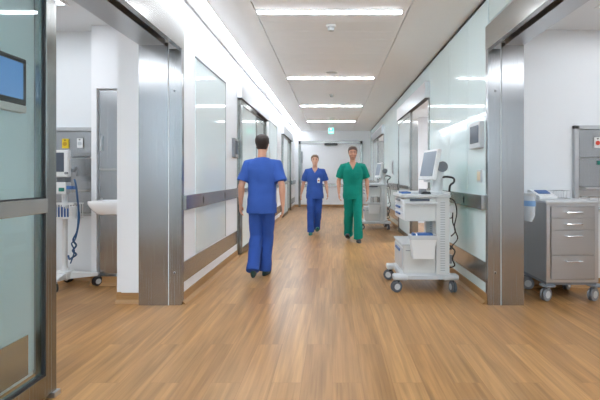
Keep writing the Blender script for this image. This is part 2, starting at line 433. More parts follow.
# crash rails
def rail(name, x, s, a, b, label, ret_near=True, ret_far=True, grp=None):
    t = thing(name, label, 'crash rail', (x, (a+b)/2, .92), grp)
    xo = x+s*.055
    obj('rail_face', MB().box(min(xo, xo-s*.014), max(xo, xo-s*.014), a, b, .925, 1.07, .005), 'steel_h', t)
    for y0 in (a-.004, b-.012): obj('rail_return', MB().box(min(x, xo), max(x, xo), y0, y0+.016, .925, 1.07, .005), 'steel', t)
    k = a+.5
    while k < b: obj('rail_bracket', MB().box(min(x, xo), max(x, xo), k, k+.04, .96, 1.03), 'steel', t); k += .9
rail('crash_rail', XL, 1, YJ+.03, D1[0]-.04, 'brushed steel crash rail on the left wall below the first glass panel')
rail('crash_rail', XL, 1, D1[1]+.06, D2[0]-.05, 'steel crash rail on the left wall between the two sliding doors')
rail('crash_rail', XL, 1, D2[1]+.06, YE-.03, 'short steel crash rail on the left wall beside the end wall')
rail('crash_rail', XR-.012, -1, YJ+.05, D1[0]-.04, 'brushed steel crash rail on the glass wall behind the near cart')
rail('crash_rail', XR-.012, -1, D1[1]+.06, D2[0]-.05, 'steel crash rail on the glass wall behind the far cart')
rail('crash_rail', XR-.012, -1, D2[1]+.06, YE-.03, 'short steel crash rail at the far end of the glass wall')

# ------------------------------------------------------------------ near door openings in stainless steel
def near_opening(k, s, x, t_, label):
    """s=-1 left, +1 right; x corridor face, t_ room side"""
    d = thing('door_%d' % k, label, 'doorway', (x, YJ, 0), kind='structure')
    lo, hi = lambda a, b: min(a, b), lambda a, b: max(a, b)
    B = lambda mb, a, b, *r: mb.box(lo(a, b), hi(a, b), *r)
    mb = MB(); B(mb, x-s*.020, x+s*.105, YJ-.002, YJ+.06, 0, 2.50, .003); obj('door_jamb', mb, 'steel', d)
    mb = MB(); B(mb, x+s*.112, t_+s*.004, YJ-.006, YJ+.05, 0, 2.56, .003); obj('jamb_panel', mb, 'steel', d)
    mb = MB(); B(mb, x+s*.104, x+s*.113, YJ+.012, YJ+.03, 0, 2.50); obj('jamb_groove', mb, 'slot', d)
    mb = MB(); B(mb, x-s*.022, x+s*.03, YO-.1, YJ+.062, 2.50, 2.735, .004); obj('header_fascia', mb, 'steel_h', d)
    mb = MB(); B(mb, x+s*.03, x+s*.16, YO-.1, YJ-.006, 2.60, 2.66); obj('track_slot', mb, 'slot', d)
    mb = MB(); B(mb, x+s*.145, x+s*.16, YO-.1, YJ-.006, 2.535, 2.61); B(mb, x+s*.16, t_, YO-.1, YJ-.006, 2.535, 2.56); B(mb, t_-s*.02, t_+s*.006, YO-.1, YJ, 2.56, 2.74)
    obj('header_soffit', mb, 'steel_l', d)
    for z in (2.09, .32):
        mb = MB().cyl((x+s*.05, YJ-.008, z), (x+s*.05, YJ+.01, z), .010, n=14)
        h = obj('lock_socket', mb, 'steel_l', d)
        obj('lock_hole', MB().box(x+s*.05-.005, x+s*.05+.005, YJ-.010, YJ-.004, z-.012, z+.006, .002), 'black', h)
    return d
d1 = near_opening(1, -1, XL, TL, 'stainless steel doorway with a glass sliding leaf into the left room')
near_opening(2, 1, XR, TR, 'stainless steel doorway open to the right room')

# sliding leaf of the left doorway
lx0, lx1 = -1.655, -1.592
ly0, ly1 = .95, 2.313
mb = MB().box(lx0, lx1, ly1-.083, ly1, .028, 2.60, .004).box(lx0, lx1, ly0, ly0+.083, .028, 2.60, .004)
mb.box(lx0, lx1, ly0+.08, ly1-.08, .028, .152, .004).box(lx0, lx1, ly0+.08, ly1-.08, 2.52, 2.60, .004)
leaf = obj('door_leaf', mb, 'steel_f', d1)
mb = MB().box(lx0-.002, lx1+.004, ly0+.08, ly1-.075, 1.058, 1.140, .003)
obj('mid_rail', mb, 'steel_h', leaf)
mb = MB()
for z0, z1 in ((.152, 1.058), (1.14, 2.52)):
    mb.box(-1.615, -1.598, ly1-.090, ly1-.082, z0, z1); mb.box(-1.615, -1.598, ly0+.083, ly1-.083, z0, z0+.008)
obj('gasket', mb, 'rubber', leaf)
obj('glass_pane', MB().box(-1.630, -1.617, ly0+.083, ly1-.083, .152, 2.52), 'glass_clear', leaf)
obj('floor_guide', MB().box(-1.68, -1.575, ly1-.04, ly1+.012, .0, .032, .005).cyl((-1.60, ly1+.006, .018), (-1.60, ly1+.02, .018), .008), 'alu', d1)

# glazed wall behind that leaf, with its steel corner post and kick plate
w = struct('wall_left_glazed', MB().box(-1.96, -1.90, 0, 2.55, 2.94, 3.0).box(-1.96, -1.90, 0, .06, 0, 2.94).box(-1.96, -1.905, 0, 2.55, 0, .03), 'room_wall', 'sea green glazed wall behind the near glass leaf', 'wall')
obj('glass_panel', MB().box(-1.91, -1.90, .06, 2.55, .03, 2.94), 'glass_near', w)
obj('corner_post', MB().box(-1.965, -1.888, 2.55, 2.612, 0, 3.0, .003), 'steel', w)
obj('kick_plate', MB().box(-1.90, -1.893, 0, 2.495, .025, .275, .002), 'steel_h', w)

# ------------------------------------------------------------------ corridor sliding doors
def sliding_door(k, s, x, a, b, glazed_near, label):
    """s: direction into the corridor"""
    d = thing('door_%d' % k, label, 'sliding door', (x, (a+b)/2, 0), kind='structure')
    def bx(mb, u0, u1, *r):
        p, q = x+s*u0, x+s*u1; return mb.box(min(p, q), max(p, q), *r)
    mb = MB(); bx(mb, -.01, .078, a-.01, b+.02, HD, 2.735, .004); obj('header', mb, 'steel_l', d)
    mb = MB(); bx(mb, .0, .074, a, b, HD-.014, HD-.001); obj('track', mb, 'slot', d)
    for y0 in (a-.005, b-.05):
        mb = MB(); bx(mb, -.39, .02, y0, y0+.06, 0, HD, .003); obj('door_jamb', mb, 'steel_f', d)
    mid = (a+b)/2
    spans = [(a+.06, mid+.02, glazed_near), (mid-.08, b-.05, not glazed_near)]
    for y0, y1, proud in spans:
        u0, u1 = (.016, .058) if proud else (-.06, -.02)
        if not proud and s < 0:
            continue
        fr = .062
        mb = MB()
        bx(mb, u0, u1, y0, y0+fr, .02, HD-.02, .003); bx(mb, u0, u1, y1-fr, y1, .02, HD-.02, .003)
        bx(mb, u0, u1, y0+fr, y1-fr, .02, .11, .003); bx(mb, u0, u1, y0+fr, y1-fr, HD-.10, HD-.02, .003)
        lf = obj('door_leaf', mb, 'steel_f', d)
        mb = MB(); bx(mb, (u0+u1)/2-.006, (u0+u1)/2+.006, y0+fr, y1-fr, .11, HD-.10); obj('glass_pane', mb, 'glass_pale', lf)
        mb = MB(); bx(mb, u1-.008, u1+.004, y0+fr, y1-fr, .99, 1.06, .003); obj('mid_rail', mb, 'steel_h', lf)
        if proud:
            yh = y0+.03 if not glazed_near else y1-.03
            mb = MB(); p = x+s*(u1+.02)
            mb.box(p-.007, p+.007, yh-.012, yh+.012, .95, 1.45, .004)
            for z in (1.0, 1.4): bx(mb, u1-.004, u1+.02, yh-.008, yh+.008, z-.01, z+.01)
            obj('door_handle', mb, 'alu', lf)
    if s > 0: mb = MB(); bx(mb, -.41, -.385, a-.05, b+.05, 0, 2.7); obj('back_panel', mb, 'wall', d)
    return d
sliding_door(3, 1, XL, D1[0], D1[1], True, 'steel framed glass sliding door on the left beside the man walking away')
sliding_door(4, -1, XR-.012, D1[0], D1[1], False, 'half open glass sliding door on the right behind the near cart')
sliding_door(5, 1, XL, D2[0], D2[1], True, 'farther steel framed glass sliding door on the left wall')
sliding_door(6, -1, XR-.012, D2[0], D2[1], False, 'farthest glass sliding door on the right wall')

def ward(y0, y1, label):
    struct('wall_right_ward', MB().box(TR+2.2, TR+2.3, y0, y1, 0, 2.8).box(TR, TR+2.3, y1, y1+.1, 0, 2.8).box(TR, TR+2.3, y0-.1, y0, 0, 2.8).box(TR, TR+2.3, y0, y1, 2.8, 2.9), 'room_wall', label, 'wall')
ward(5.6, 10.6, 'pale walls of the ward seen through the half open right door')
ward(11.2, 15.6, 'pale walls of the ward behind the farthest right door')
# end door
d = thing('door_7', 'wide white door in a steel frame closing the corridor', 'door', (-.06, YE, 0), kind='structure')
mb = MB().box(-1.33, -1.24, YE-.06, YE+.05, 0, 2.62, .004).box(1.12, 1.21, YE-.06, YE+.05, 0, 2.62, .004).box(-1.33, 1.21, YE-.06, YE+.05, 2.50, 2.62, .004)
obj('door_frame', mb, 'steel_f', d)
for x0, x1 in ((-1.24,1.12),):
    lf = obj('door_leaf', MB().box(x0+.003, x1-.003, YE-.035, YE+.04, .012, 2.50, .003), 'wall', d)
    obj('push_rail', MB().box(x0+.05, x1-.03, YE-.075, YE-.035, .80, .92, .004), 'steel_h', lf)
    obj('kick_plate', MB().box(x0+.003, x1-.003, YE-.042, YE-.034, .012, .10), 'wood_cove', lf)
    if x0 < -1: obj('door_handle', MB().box(x0+.02, x0+.075, YE-.10, YE-.03, 1.75, 2.20, .008).box(x0+.03, x0+.06, YE-.08, YE-.03, .95, 1.78, .006), 'grey', lf)
obj('door_sensor', MB().box(-.30, .22, YE-.15, YE-.05, 2.44, 2.53, .012), 'black', d)

# ------------------------------------------------------------------ lamps, ceiling fittings
lamp_lab = ['linear lamp in the corridor ceiling nearest the viewer, widest in view', 'second linear ceiling lamp, beyond the near smoke detector',
            'third linear ceiling lamp along the corridor', 'farthest linear ceiling lamp, above the green sign']
def lamp(y, label):
    t = thing('ceiling_lamp', label, 'ceiling lamp', (-.025, y, H), 'linear lamps across the corridor ceiling')
    obj('lamp_frame', MB().box(-.815, .765, y-.052, y-.036, H-.006, H+.01).box(-.815, .765, y+.036, y+.052, H-.006, H+.01).box(-.815, -.802, y-.05, y+.05, H-.006, H+.01).box(.752, .765, y-.05, y+.05, H-.006, H+.01), 'white', t)
    obj('lamp_diffuser', MB().box(-.802, .752, y-.036, y+.036, H-.014, H+.01, .003), 'led', t)
for i, y in enumerate((4.31, 7.24, 10.17, 13.10)): lamp(y, lamp_lab[i])
lamp(1.38, 'linear ceiling lamp over the viewer before the near doorways')
lamp(-1.55, 'linear ceiling lamp behind the viewer')
t = thing('wall_washer_lamp', 'continuous bright strip lamp in the ceiling along the left wall', 'strip lamp', (-1.33, 5, H))
obj('lamp_diffuser', MB().box(-1.40, -1.272, YB+.1, YE-.02, H+.012, H+.03), 'cove', t)
obj('lamp_frame', MB().box(-1.412, -1.398, YB+.1, YE-.02, H-.004, H+.03).box(-1.274, -1.262, YB+.1, YE-.02, H-.004, H+.03), 'white', t)

def detector(y, label):
    t = thing('smoke_detector', label, 'smoke detector', (-.01, y, H))
    obj('mount', MB().lathe([(.055, -.018), (.06, -.012), (.06, 0)], (-.01, y, H)), 'white', t)
    obj('sensor_head', MB().lathe([(.012, -.062), (.034, -.058), (.042, -.04), (.030, -.026), (.045, -.018), (.045, -.012)], (-.01, y, H)), 'ltgrey', t)
detector(4.72, 'white smoke detector on the ceiling close behind the nearest lamp')
detector(8.74, 'small white smoke detector between the second and third lamps')
def speaker(y, label):
    t = thing('ceiling_speaker', label, 'ceiling speaker', (-.0, y, H))
    obj('speaker_ring', MB().lathe([(.10, -.008), (.105, -.004), (.105, 0)], (0, y, H)), 'white', t)
    obj('speaker_grille', MB().lathe([(.085, -.011), (.09, -.008)], (0, y, H)), 'ltgrey', t)
speaker(6.88, 'flush round ceiling speaker just before the second lamp')
speaker(12.3, 'flush round ceiling speaker just before the farthest lamp')

t = thing('exit_sign', 'small lit green exit sign hanging from the far ceiling', 'sign', (-.03, 13.9, H))
ez = 2.80
obj('sign_housing', MB().box(-.13, .07, 13.885, 13.935, ez-.11, ez+.11, .006), 'white', t)
f = obj('sign_face', MB().box(-.122, .062, 13.880, 13.886, ez-.102, ez+.102), 'exit', t)
mb = MB().box(-.105, .045, 13.877, 13.881, ez-.055, ez-.03)
mb.prism([(-.06, ez+.03), (-.02, ez+.03), (-.02, ez+.07), (.01, ez+.07), (-.04, ez+.092), (-.09, ez+.07), (-.06, ez+.07)], 13.877, 13.881, 'y')
obj('sign_pictogram', mb, 'exit_w', f)
for hx in (-.10, .04): obj('sign_hanger', MB().cyl((hx, 13.91, ez+.12), (hx, 13.91, H+.01), .006), 'white', t)

def room_lamp(x0, x1, y0, y1, z, label, m='panel_led'):
    t = thing('panel_lamp', label, 'ceiling lamp', ((x0+x1)/2, (y0+y1)/2, z))
    obj('lamp_frame', MB().box(x0-.03, x1+.03, y0-.03, y0, z-.008, z+.005).box(x0-.03, x1+.03, y1, y1+.03, z-.008, z+.005).box(x0-.03, x0, y0, y1, z-.008, z+.005).box(x1, x1+.03, y0, y1, z-.008, z+.005), 'white', t)
    obj('lamp_diffuser', MB().box(x0, x1, y0, y1, z-.006, z+.005), m, t)
room_lamp(-4.1, -2.70, 3.62, 4.05, 3.0, 'square panel lamp in the left room ceiling seen past the glass leaf')
room_lamp(-4.2, -2.5, .7, 1.75, 3.0, 'added unseen fill lamp over the front of the left room')  # out of view, added to brighten the room and the frosted partition
room_lamp(2.62, 3.9, 3.62, 3.92, 2.92, 'panel lamp in the right room ceiling above the steel drawer cart')
room_lamp(2.5, 4.2, .9, 1.9, 2.92, 'added unseen fill lamp over the front of the right room')  # out of view, added as fill for the steel fronts in this room

room_lamp(2.2, 3.7, 6.6, 8.2, 2.8, 'added unseen fill lamp in the ward behind the half open right door', 'ward_fill')  # added fill so the ward looks bright through the open door
room_lamp(2.2, 3.7, 12.2, 13.8, 2.8, 'added unseen fill lamp in the ward behind the farthest right door', 'ward_fill')  # same added fill light for the far ward, itself unseen
# ------------------------------------------------------------------ wall fittings
# monitor on the near glazed wall
t = thing('wall_monitor', 'black framed monitor with a blue screen on the near glazed wall', 'monitor', (-1.90, 2.12, 1.64))
obj('bezel', MB().box(-1.885, -1.84, 1.80, 2.41, 1.685, 1.963, .006), 'black', t)
obj('screen', MB().box(-1.845, -1.837, 1.83, 2.38, 1.718, 1.932), 'screen', t)
obj('chin', MB().box(-1.885, -1.838, 1.80, 2.41, 1.640, 1.685, .006), 'ltgrey', t)
obj('wall_mount', MB().box(-1.90, -1.88, 2.0, 2.2, 1.73, 1.90), 'grey', t)

def touch_panel(name, x, s, y0, y1, z0, z1, body, label):
    t = thing(name, label, 'control panel', (x, (y0+y1)/2, z0))
    def bx(mb, u0, u1, *r):
        p, q = x+s*u0, x+s*u1; return mb.box(min(p, q), max(p, q), *r)
    mb = MB(); bx(mb, -.008, .045, y0, y1, z0, z1, .006, 3); obj('housing', mb, body, t)
    mb = MB(); bx(mb, .043, .050, y0+.03, y1-.03, z0+.055, z1-.035, .002); obj('screen', mb, 'screen_dim', t)
    mb = MB(); bx(mb, .043, .049, (y0+y1)/2-.03, (y0+y1)/2+.03, z0+.018, z0+.038, .002); obj('button', mb, 'ltgrey', t)
touch_panel('control_panel', XR-.012, -1, 4.02, 4.32, 1.545, 1.815, 'ltgrey', 'grey touch control panel high on the glass wall by the right jamb')
touch_panel('control_panel', XL, 1, 5.93, 6.16, 1.53, 1.82, 'grey', 'grey control panel on the white left wall beside the sliding door')
t = thing('light_switch', 'small ivory light switch on the glass wall below the touch panel', 'switch', (XR-.012, 4.12, 1.2))
obj('plate', MB().box(XR-.03, XR-.011, 4.06, 4.17, 1.195, 1.325, .004), 'ltgrey', t)
obj('rocker', MB().box(XR-.036, XR-.028, 4.075, 4.155, 1.215, 1.305, .003), mat('ivory rocker', (222,206,176), .4), t)
t = thing('call_button', 'narrow dark call switch on the glass wall between the right doors', 'switch', (XR-.012, 10.0, 1.35))
obj('plate', MB().box(XR-.03, XR-.011, 9.95, 10.08, 1.28, 1.62, .004), 'ltgrey', t)
obj('rocker', MB().box(XR-.036, XR-.028, 9.97, 10.06, 1.31, 1.59, .003), 'grey', t)

# stainless recessed supply panels in the rooms
def supply_panel(x0, x1, yw, z0, z1, label, bands):
    t = thing('supply_panel', label, 'wall panel', ((x0+x1)/2, yw, z0))
    fr = .045
    obj('panel_frame', MB().box(x0, x0+fr, yw-.05, yw+.01, z0, z1, .004).box(x1-fr, x1, yw-.05, yw+.01, z0, z1, .004).box(x0, x1, yw-.05, yw+.01, z1-fr, z1, .004).box(x0, x1, yw-.05, yw+.01, z0, z0+.02, .004), 'alu', t)
    for a, b in bands:
        obj('panel_door', MB().box(x0+fr+.006, x1-fr-.006, yw-.04, yw, a, b, .004), 'steel', t)
    return t
p = supply_panel(-3.62, -2.80, 4.82, .78, 1.84, 'steel supply panel on the left room wall behind the monitor stand', [(1.49,1.79), (1.10,1.47), (.81,1.07)])
def socket(par, name, x, y, z, w, h, m, dot):
    s = obj(name, MB().box(x-w/2, x+w/2, y-.014, y, z-h/2, z+h/2, .004), m, par)
    obj('socket_face', MB().cyl((x, y-.02, z-.005), (x, y-.012, z-.005), w*.32, n=18), dot, s)
    obj('socket_mark', MB().box(x-w*.12, x+w*.12, y-.018, y-.012, z+h*.30, z+h*.40), 'black', s)
socket(p, 'gas_socket', -3.18, 4.778, 1.645, .075, .115, 'yellow', mat('ochre socket', (190,150,30), .5))
socket(p, 'power_socket', -3.005, 4.778, 1.65, .07, .115, 'white', 'ltgrey')
obj('panel_rail', MB().box(-3.6, -2.82, 4.745, 4.765, 1.075, 1.10, .003).box(-3.6, -3.58, 4.76, 4.80, 1.08, 1.095).box(-2.86, -2.84, 4.76, 4.80, 1.08, 1.095), 'steel_h', p)
p = supply_panel(2.735, 3.7, 4.55, .86, 1.83, 'steel supply panel on the right room wall above the drawer cart', [(1.47,1.78), (1.13,1.45)])
socket(p, 'gas_socket', 2.985, 4.508, 1.635, .075, .12, 'white', 'red')
obj('label_plate', MB().box(2.99, 3.10, 4.498, 4.512, 1.385, 1.43).box(3.05, 3.13, 4.496, 4.51, 1.29, 1.365, .004), 'teal', p)
obj('panel_shelf', MB().box(2.79, 3.66, 4.40, 4.52, 1.105, 1.118, .003).box(2.79, 3.66, 4.40, 4.406, 1.10, 1.135), 'steel_l', p)
mb = MB()
for z in (1.03, .97): mb.tube([(2.80, 4.52, z), (2.80, 4.38, z), (3.64, 4.38, z), (3.64, 4.52, z)], .005, smooth=0)
for k in range(9): mb.tube([(2.82+k*.1, 4.38, 1.03), (2.82+k*.1, 4.38, .97), (2.82+k*.1, 4.52, .97)], .003, 6, smooth=0)
obj('wire_rack', mb, 'chrome', p)

# tall steel cabinet in the left niche
t = thing('tall_cabinet', 'tall stainless steel cabinet set in the white niche of the left room', 'cabinet', (-2.43, 4.70, .10))
obj('body', MB().box(-2.718, -2.152, 4.66, 4.82, .11, 2.265), 'alu', t)
for z0, z1 in ((1.345, 2.24), (.13, 1.325)):
    dd = obj('door', MB().box(-2.690, -2.160, 4.635, 4.665, z0, z1, .004), 'steel', t)
    obj('handle', MB().box(-2.675, -2.655, 4.610, 4.636, z0+.2 if z0 > 1 else z1-.5, z0+.38 if z0 > 1 else z1-.32, .004), 'alu', dd)
obj('edge_rail', MB().box(-2.70, -2.155, 4.622, 4.66, 1.318, 1.350, .003), 'steel_h', t)

# wash basin on the stub wall, seen from its side
t = thing('wash_basin', 'white ceramic wash basin on the wall behind the left jamb', 'basin', (-2.35, 4.45, .8))
bc = (-2.415, 4.42)
def sq(hx, hy, z, dx=0): return ((bc[0]+dx, bc[1], z), (hx, hy), ((1,0,0),(0,1,0)))
b = bmesh.new(); prev = None; rows = []
def sup(hx, hy, z, n=32, e=.45, dx=0):
    o = []
    for k in range(n):
        c, s_ = math.cos(2*PI*k/n), math.sin(2*PI*k/n)
        o.append(b.verts.new((bc[0]+dx+hx*math.copysign(abs(c)**e, c), bc[1]+hy*math.copysign(abs(s_)**e, s_), z)))
    return o
rows = [sup(.13,.11,.835,dx=.04), sup(.165,.14,.85,dx=.03), sup(.19,.16,.89,dx=.01), sup(.212,.172,.935), sup(.222,.178,.955), sup(.222,.178,.985), sup(.218,.175,.99), sup(.195,.15,.99), sup(.18,.135,.96), sup(.12,.09,.88), sup(.03,.03,.865)]
for r0, r1 in zip(rows, rows[1:]):
    for k in range(32): b.faces.new((r0[k], r0[(k+1) % 32], r1[(k+1) % 32], r1[k]))
b.faces.new(list(reversed(rows[0]))); b.faces.new(rows[-1])
mb = MB(); mb._add(b); obj('bowl', mb, 'ceramic', t)
obj('trap_cover', MB().loft([((-2.235,4.42,.82),(.085,.085)), ((-2.225,4.42,.70),(.075,.07)), ((-2.215,4.42,.55),(.06,.055)), ((-2.21,4.42,.52),(.05,.045))]), 'ceramic', t)
obj('tap', MB().tube([(-2.21,4.42,.98),(-2.21,4.42,1.10),(-2.25,4.42,1.14),(-2.33,4.42,1.12)], .012).cyl((-2.21,4.42,.985),(-2.21,4.42,1.02),.022), 'chrome', t)
# ------------------------------------------------------------------ casters shared by all carts
def caster(par, x, y, r, heading=0, name='caster', wide=.022, fork='grey', tyre='grey', ztop=None):
    """a twin-wheel swivel caster under a cart; returns the part"""
    m = Matrix.Translation((x, y, 0)) @ Matrix.Rotation(heading, 4, 'Z')
    T = lambda v: m @ Vector(v)
    ztop = ztop or 2*r+.03
    mb = MB()
    mb.cyl(T((0, 0, r*1.5)), T((0, 0, ztop)), r*.28, n=14)
    mb.loft([(T((-.35*r, 0, r*.95)), (wide*.5, wide*.5)), (T((0, 0, 2*r+.004)), (wide*1.1, r*.55)), (T((.1*r, 0, 2*r+.012)), (wide*.9, r*.4))], 14)
    c = obj(name, mb, fork, par)
    for s in (-1, 1):
        a, b_ = T((-.35*r, s*wide*.25, r)), T((-.35*r, s*wide*1.15, r))
        w_ = obj('wheel', MB().cyl(a, b_, r, n=28, bev=r*.12), tyre, c)
        mb = MB().cyl(T((-.35*r, s*wide*1.1, r)), T((-.35*r, s*wide*1.25, r)), r*.55, n=20)
        mb.cyl(T((-.35*r, s*wide*1.2, r)), T((-.35*r, s*wide*1.32, r)), r*.2, n=12)
        w_hub = obj('hub', mb, 'ltgrey', c)
    return c

# ------------------------------------------------------------------ equipment cart
def make_cart(label):
    t = thing('equipment_cart', label, 'medical cart', (1.0, 4.62, 0))
    # base with its four feet
    mb = MB().box(.74, 1.29, 4.34, 4.90, .135, .200, .018, 3)
    for x0, x1, y0, y1 in ((.66,.82,4.30,4.42), (.66,.82,4.80,4.93), (1.20,1.37,4.30,4.42), (1.20,1.37,4.80,4.93)):
        mb.box(x0, x1, y0, y1, .132, .192, .022, 3)
    mb.box(.66,1.37,4.31,4.38,.14,.188,.012)
    obj('base', mb, 'ltgrey', t)
    for x, y, h in ((.72,4.35,.3), (1.305,4.35,PI/2+.1), (.71,4.86,-.4), (1.30,4.86,1.9)): caster(t, x, y, .062, h, fork='black', tyre='tyre', ztop=.14)
    # lower equipment cabinet
    lc = obj('lower_cabinet', MB().box(.775, 1.125, 4.345, 4.90, .2, .50, .008), 'cart', t)
    obj('cabinet_top', MB().box(.758, 1.13, 4.335, 4.91, .498, .522, .008), 'ltgrey', lc)
    obj('cabinet_door', MB().box(.764, .778, 4.37, 4.88, .23, .47, .004), 'ltgrey', lc)
    obj('cabinet_grip', MB().box(.752, .768, 4.50, 4.76, .415, .445, .004), 'blue', lc)
    obj('cabinet_seam', MB().box(.80, 1.10, 4.341, 4.347, .445, .452), 'grey', lc)
    # upright rails and back panel
    for y0, y1 in ((4.335, 4.44), (4.80, 4.905)):
        u = obj('upright', MB().box(1.128, 1.275, y0, y1, .19, 1.03, .006), 'cart', t)
        obj('hole_strip', MB().box(1.175, 1.225, y0-.003, y0+.004, .22, .99), 'perf', u)
    obj('back_panel', MB().box(1.20, 1.225, 4.44, 4.80, .50, .80, .003), 'white', t)
    # drawers
    db = obj('drawer_box', MB().box(.79, 1.126, 4.345, 4.90, .768, 1.022, .006), 'cart', t)
    for z0, z1 in ((.935, 1.008), (.862, .930), (.780, .857)):
        dr = obj('drawer', MB().box(.770, .795, 4.36, 4.885, z0, z1, .006), 'white', t)
        obj('drawer_pull', MB().box(.752, .773, 4.50, 4.75, z1-.032, z1-.012, .004), 'blue' if z0 < .93 else 'grey', dr)
    sh = obj('side_handle', MB().tube([(.80,4.345,.965),(.80,4.30,.965),(.83,4.285,.965),(1.09,4.285,.965),(1.12,4.30,.965),(1.12,4.345,.965)], .012, 10), 'ltgrey', t)
    obj('name_strip', MB().box(.845, 1.06, 4.338, 4.346, .985, 1.012, .002), 'screen_dim', db)
    # worktop with raised rim
    wt = obj('worktop', MB().prism([(.745,4.35),(.785,4.31),(1.27,4.31),(1.285,4.325),(1.285,4.915),(1.27,4.93),(.785,4.93),(.745,4.89)], 1.025, 1.058, 'z', .008), 'ltgrey', t)
    obj('worktop_rim', MB().box(1.255,1.283,4.33,4.91,1.056,1.085,.006).box(.80,1.26,4.895,4.92,1.056,1.078,.006), 'white', wt)
    # monitor on a swan neck arm
    arm = obj('monitor_arm', MB().cyl((1.19,4.60,1.055),(1.19,4.60,1.085),.085,n=28,bev=.006).loft([((1.20,4.60,1.08),(.07,.06)),((1.215,4.60,1.18),(.058,.05)),((1.24,4.60,1.30),(.05,.045)),((1.235,4.60,1.37),(.045,.045)),((1.20,4.60,1.395),(.036,.036)),((1.14,4.60,1.39),(.034,.034))],16), 'white', t)
    obj('arm_joint', MB().cyl((1.255,4.53,1.365),(1.255,4.67,1.365),.06,n=22,bev=.006), 'grey', arm)
    mm = Matrix.Translation((1.125,4.60,1.385)) @ Matrix.Rotation(R(9),4,'Z') @ Matrix.Rotation(R(11),4,'Y')
    mon = obj('monitor', MB().box(-.022,.022,-.205,.205,-.175,.175,.008,2,mm).box(.015,.05,-.12,.12,-.10,.10,.014,2,mm), 'white', t)
    obj('screen', MB().box(-.026,-.020,-.178,.178,-.135,.15,0,2,mm), 'screen_grey', mon)
    obj('monitor_grip', MB().box(-.022,.02,-.05,.05,-.20,-.172,.006,2,mm), 'ltgrey', mon)
    # cables
    cabs = obj('cable', MB().tube([(1.24,4.58,1.235),(1.30,4.56,1.25),(1.37,4.52,1.235),(1.365,4.48,1.19),(1.31,4.44,1.15),(1.29,4.40,1.05)], .012), 'black', t)
    obj('cable', MB().tube([(1.285,4.40,1.02),(1.34,4.37,.98),(1.36,4.36,.85),(1.33,4.35,.70),(1.37,4.36,.58),(1.31,4.36,.50),(1.285,4.37,.46)], .007), 'black', t)
    obj('cable', MB().tube([(1.285,4.42,.94),(1.32,4.38,.90),(1.315,4.36,.76),(1.345,4.36,.66),(1.30,4.37,.60)], .007), 'black', t)
    obj('cable', MB().tube([(1.29,4.38,.50),(1.34,4.36,.44),(1.31,4.35,.36),(1.34,4.37,.28),(1.28,4.40,.25)], .008), 'black', t)
    for z in (.90, .80, .46, .36):
        obj('cable_hook', MB().tube([(1.27,4.38,z),(1.31,4.38,z),(1.32,4.38,z+.03)], .006), 'black', t)
    obj('plug_block', MB().box(1.275,1.33,4.36,4.44,.86,.935,.008), 'ltgrey', t)
    obj('plug_block', MB().box(1.275,1.315,4.37,4.43,.30,.40,.008), 'grey', t)
    return t
cart = make_cart('white equipment cart with a tilted monitor standing at the glass wall nearest the viewer')
cart['group'] = 'equipment carts along the glass wall'
cart2 = dup(cart, loc=(1.0, 4.62+4.95, 0), label='farther white equipment cart half hidden behind the man in green')

# loose things on and beside the near cart
def hanging_bin(dy, lab, first=None):
    t = thing('hanging_bin', lab, 'bin', (.965, 4.26+dy, .38), 'white bins hung on the carts')
    b = bmesh.new()
    def ringb(x0, x1, y0, y1, z): return [b.verts.new((x, y_+dy, z)) for x, y_ in ((x0,y0),(x1,y0),(x1,y1),(x0,y1))]
    rws = [ringb(.855,1.075,4.215,4.325,.385), ringb(.835,1.095,4.19,4.33,.60), ringb(.845,1.085,4.20,4.322,.60), ringb(.863,1.067,4.223,4.318,.395)]
    for a, c in zip(rws, rws[1:]):
        for k in range(4): b.faces.new((a[k], a[(k+1) % 4], c[(k+1) % 4], c[k]))
    b.faces.new(list(reversed(rws[0]))); b.faces.new(rws[-1])
    mb = MB(); mb._add(b); obj('bin_body', mb, 'white', t)
    obj('rim', MB().box(.822,1.108,4.175,4.195,.592,.635,.005).box(.822,1.108,4.322,4.332,.592,.635,.003).box(.822,.842,4.18,4.33,.592,.635,.005).box(1.088,1.108,4.18,4.33,.592,.635,.005), 'ltgrey', t) if dy == 0 else None
    return t
hb = hanging_bin(0, 'white plastic bin hung on the side of the near cart')
hb2 = dup(hb, loc=(.965, 4.26+4.95, .38), label='white plastic bin on the side of the far cart behind the man in green')
t = thing('wipes_pouch', 'blue and white wipes pouch lying in the hanging bin', 'pouch', (.97, 4.26, .56))
obj('pouch', MB().box(.86,1.06,4.215,4.305,.56,.648,.02,3), 'white', t)
obj('pouch_band', MB().box(.90,1.065,4.21,4.31,.60,.655,.012,3).box(.855,.885,4.21,4.31,.62,.654,.008), 'blue', t)
tag(obj('card_reader', MB().box(.0,.07,-.05,.05,-.03,.03,.008,2,Matrix.Translation((.985,4.50,1.085))), 'grey'), 'small grey card reader under the monitor on the near cart', 'card reader')
tag(obj('glove_pack', MB().box(.79,.90,4.55,4.75,1.058,1.078,.008,3), 'blue'), 'flat blue pack lying on the near cart worktop', 'pack')
tag(obj('keyboard', MB().box(.93,1.07,4.56,4.86,1.058,1.075,.005), 'ltgrey'), 'slim light grey keyboard on the near cart worktop', 'keyboard')
mouse = MB().loft([((1.04,4.42,1.058),(.055,.03),((1,0,0),(0,1,0))),((1.04,4.42,1.075),(.053,.028),((1,0,0),(0,1,0))),((1.045,4.42,1.088),(.035,.018),((1,0,0),(0,1,0)))],18)
tag(obj('computer_mouse', mouse, 'black'), 'black mouse on the near cart worktop edge', 'mouse')

